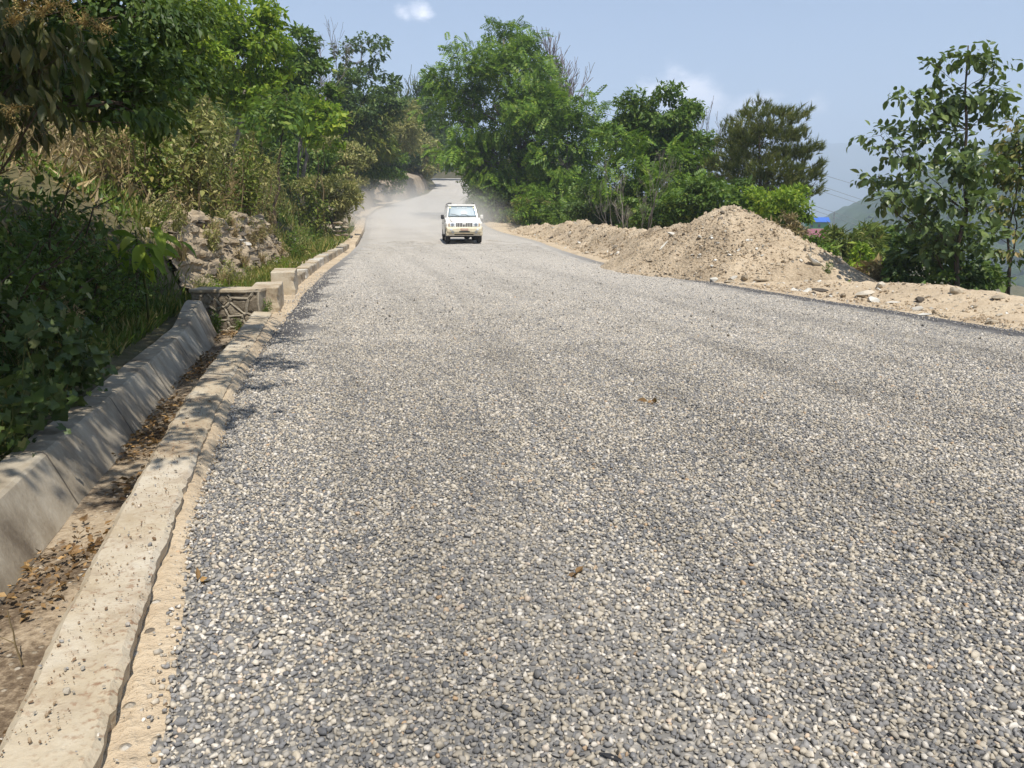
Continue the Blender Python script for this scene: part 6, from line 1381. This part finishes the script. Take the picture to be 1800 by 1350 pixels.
# ------------------------------------------------------------------ far things: hill, mountains, house, wires
def farmat(name, stops, scale):
    m = NT(name); c = m.pos(); f = m.math('ADD', m.math('MULTIPLY', m.noise(scale, 5, .6, c), .6), m.math('MULTIPLY', m.noise(scale * 6, 3, .6, c), .4))
    return m.done(m.pbr(m.ramp(f, stops), .95, None, .05))
def build_far():
    r = rs(33)
    fm = farmat('far_forest', [(.35, (.028, .05, .018)), (.55, (.05, .08, .028)), (.75, (.095, .115, .05))], .03)
    mm = farmat('mountain_forest', [(.35, (.04, .06, .03)), (.6, (.07, .09, .045)), (.8, (.12, .12, .08))], .0025)
    xs = np.linspace(120, 1100, 190); ys = np.linspace(260, 1100, 170); X, Y = np.meshgrid(xs, ys, indexing='ij')
    ridge = np.interp(X / (Y / 550) ** .0, [170, 240, 290, 345, 390, 550, 800, 1100], [-95, -38, -2, 36, 64, 125, 180, 200])
    def hz(X, Y):
        ridge = np.interp(X, [170, 240, 290, 345, 390, 550, 800, 1100], [-95, -38, -2, 36, 64, 125, 180, 200]); yc = 560 + .10 * (X - 300)
        z = ridge - .50 * np.abs(Y - yc) * np.where(Y < yc, 1., .3) + fbm(X * .012, Y * .012, oct=5, seed=71) * 55 * sst(np.abs(Y - yc), 0, 120) + fbm(X * .05, Y * .05, oct=4, seed=72) * 9
        return np.maximum(z, -122.5)
    o = link('far_hill', grid_mesh('far_hill', X, Y, hz(X, Y)), fm); structure(o); o['label'] = 'hazy wooded hill across the valley at right'
    # its trees read as one mass: rough crowns
    n = 5200; x = r.uniform(150, 800, n); y = r.uniform(300, 640, n); z = hz(x, y); k = z > -125; x, y, z = x[k], y[k], z[k]; n = len(x)
    src = []
    for i in range(4):
        V, F = hull_rock(500 + i, 40, (1, 1, .95)); rr = rs(510 + i); bm = bmesh.new(); bmesh.ops.create_icosphere(bm, subdivisions=3, radius=1); co = np.array([v.co[:] for v in bm.verts]); bm.verts.index_update(); F = np.array([[v.index for v in f.verts] for f in bm.faces]); bm.free()
        d = 1 + .9 * fbm(co[:, 0] * 1.7 + i * 9, co[:, 1] * 1.7, co[:, 2] * 1.7, 3, 5); me = mesh_np('crown', co * d[:, None], [F]); me.materials.append(fm); src.append(bpy.data.objects.new('crown_source_%d' % i, me))
    s = r.uniform(2.2, 5.0, n); o = gn_instances('far_wood', np.column_stack([x, y, z + s * .5]), np.column_stack([np.zeros(n), np.zeros(n), r.uniform(0, 6, n)]), np.column_stack([s, s, s * r.uniform(.9, 1.5, n)]), r.integers(0, 4, n), src); stuff(o, 'wood covering the far hill', 'wood')
    # mountains closing the valley
    a = np.linspace(-1.25, 1.25, 260); q = np.linspace(0, 1, 40); A, Q = np.meshgrid(a, q, indexing='ij'); R0 = 3300 + 1500 * Q
    crest = 300 + 150 * fbm(A * 2.6, A * 0 + 3, oct=5, seed=81) + 70 * np.sin(A * 2.2 + .4)
    Z = -121 + (crest + 121) * sst(Q, 0, .8) * (1 + .25 * fbm(A * 14, Q * 3, oct=5, seed=82)) + 0
    o = link('mountains', grid_mesh('mountains', R0 * np.sin(A), R0 * np.cos(A), Z), mm); structure(o); o['label'] = 'hazy blue mountain range closing the valley'
    # house
    h = thing('house', 'small two-storey house with a blue roof, green upper and pink lower walls', 'house', (109.8, 283, -9.7), -.18)
    grn = paint('green_wall', (.06, .30, .07), .8); pk = paint('pink_wall', (.60, .19, .26), .8); blu = paint('blue_roof', (.03, .13, .50), .5); nav = paint('dark_blue_trim', (.03, .05, .12), .6); gl = paint('dark_pane', (.03, .04, .05), .2)
    bbox('lower_wall', (0, 0, 3.2), (7, 5, 6.4), pk, h, .03); bbox('upper_wall', (0, .0, 7.6), (7.02, 5.02, 2.4), grn, h, .03); rf = bbox('roof', (0, -1.6, 9.45), (8.2, 3.9, .2), blu, h, .03, (.42, 0, 0)); bbox('roof', (0, 1.6, 9.45), (8.2, 3.9, .2), blu, h, .03, (-.42, 0, 0)); bbox('ridge', (0, 1.85, .1), (8.2, .3, .14), blu, rf, .03)
    bbox('gable', (3.53, 0, 7.6), (.06, 4.9, 2.3), nav, h, .01)
    for yy in (-1.5, 0, 1.5): w = bbox('window', (3.57, yy, 7.5), (.06, .9, 1.1), gl, h, .01); bbox('frame', (.02, 0, -.62), (.1, 1.1, .12), nav, w, .01)
    for xx in (-2, .5): w = bbox('window', (xx, -2.53, 7.4), (.9, .06, 1.0), gl, h, .01); bbox('frame', (0, -.02, -.56), (1.1, .1, .12), nav, w, .01); 
    bbox('balcony', (3.9, 0, 6.2), (.9, 4.9, .2), nav, h, .02)
    # pole with wires across the valley
    b = P(1467, 372, 300); pole = thing('utility_pole', 'thin lattice power pole on the slope beyond the house', 'power pole', (b.x, b.y, b.z - 13)); mb = MB()
    for sx in (-1, 1):
        for sy in (-1, 1): mb.tube([(sx * .55, sy * .55, 0), (sx * .12, sy * .12, 13)], .06, 4)
    for i in range(9):
        z = i * 1.4; w = .55 - .43 * z / 13; w2 = .55 - .43 * (z + 1.4) / 13
        for (ax, ay, bx_, by_) in ((-1, -1, 1, -1), (1, -1, 1, 1), (1, 1, -1, 1), (-1, 1, -1, -1)): mb.tube([(ax * w, ay * w, z), (bx_ * w2, by_ * w2, z + 1.4)], .03, 4)
    gm = paint('galvanised', (.25, .26, .26), .6); link('mast', mb.mesh('mast'), gm, pole); bbox('cross_arm', (0, 0, 12.2), (3.2, .14, .14), gm, pole, .02); bbox('cross_arm', (0, 0, 10.8), (2.6, .14, .14), gm, pole, .02)
    W = [((1380, 287), (1620, 358), 'topmost power line crossing the valley sky'), ((1380, 306), (1620, 384), 'second power line from the top across the valley'), ((1380, 315), (1620, 392), 'third power line from the top across the valley'), ((1380, 345), (1560, 402), 'fourth power line, passing the lattice pole'), ((1380, 352), (1560, 412), 'fifth power line, just above the house'), ((1385, 372), (1540, 420), 'lowest power line, meeting the bushes')]
    for i, (a, b, lab) in enumerate(W):
        p0, p1 = np.array(P(*a, 270)), np.array(P(*b, 330)); d = p1 - p0; p0, p1 = p0 - d * 1.2, p1 + d * 2.5; t = np.linspace(0, 1, 40)[:, None]; pts = p0 + (p1 - p0) * t; pts[:, 2] -= 1.2 * (4 * t[:, 0] * (1 - t[:, 0])) - .9; mb = MB(); mb.tube(pts, .075, 4); tag(link('power_line', mb.mesh('power_line'), gm), lab, 'power line', 'power lines over the valley')
build_far()

# ------------------------------------------------------------------ air: haze over the valley, dust behind the truck
def build_air():
    m = NT('haze_air'); v = m.n('ShaderNodeVolumePrincipled'); v.inputs['Color'].default_value = (.70, .80, .95, 1); v.inputs['Density'].default_value = .00055; v.inputs['Anisotropy'].default_value = .0
    m.l(v.outputs[0], m.out.inputs['Volume'])
    mb = MB(); mb.box((0, 1400, 217), (11000, 8000, 684)); o = link('haze', mb.mesh('haze'), m.m); stuff(o, 'pale blue haze filling the valley air', 'haze')
    # dust cloud
    m = NT('road_dust'); tc = m.n('ShaderNodeTexCoord').outputs['Object']
    ln = m.n('ShaderNodeVectorMath', operation='LENGTH'); m.l(tc, ln.inputs[0])
    mp = m.n('ShaderNodeMapping'); mp.inputs['Scale'].default_value = (1.6, 2.6, 1.1); m.l(tc, mp.inputs[0])
    f = m.noise(1.5, 5, .6, mp.outputs[0], .6)
    fall = m.mapr(ln.outputs['Value'], 1.0, .25)
    z = m.n('ShaderNodeSeparateXYZ'); m.l(tc, z.inputs[0])
    low = m.mapr(z.outputs[2], .75, -.1)
    d = m.math('MULTIPLY', m.math('MULTIPLY', fall, low), m.mapr(f, .40, .72))
    v = m.n('ShaderNodeVolumePrincipled'); v.inputs['Color'].default_value = (.985, .965, .93, 1); m.l(m.math('MULTIPLY', d, .46), v.inputs['Density']); v.inputs['Anisotropy'].default_value = .1
    m.l(v.outputs[0], m.out.inputs['Volume'])
    bm = bmesh.new(); bmesh.ops.create_icosphere(bm, subdivisions=3, radius=1); me = bpy.data.meshes.new('dust_cloud'); bm.to_mesh(me); bm.free()
    o = link('dust_cloud', me, m.m); o.location = (-8.2, 54, 1.0); o.scale = (8.6, 15, 4.0); o.rotation_euler = (0.03, 0, .22); stuff(o, 'pale dust hanging over the road behind the truck', 'dust')
build_air()
print('leaf tris', tree.tris, 'objects', len(bpy.data.objects), 'tris', sum(len(m.loops) - 2 * len(m.polygons) for m in bpy.data.meshes))
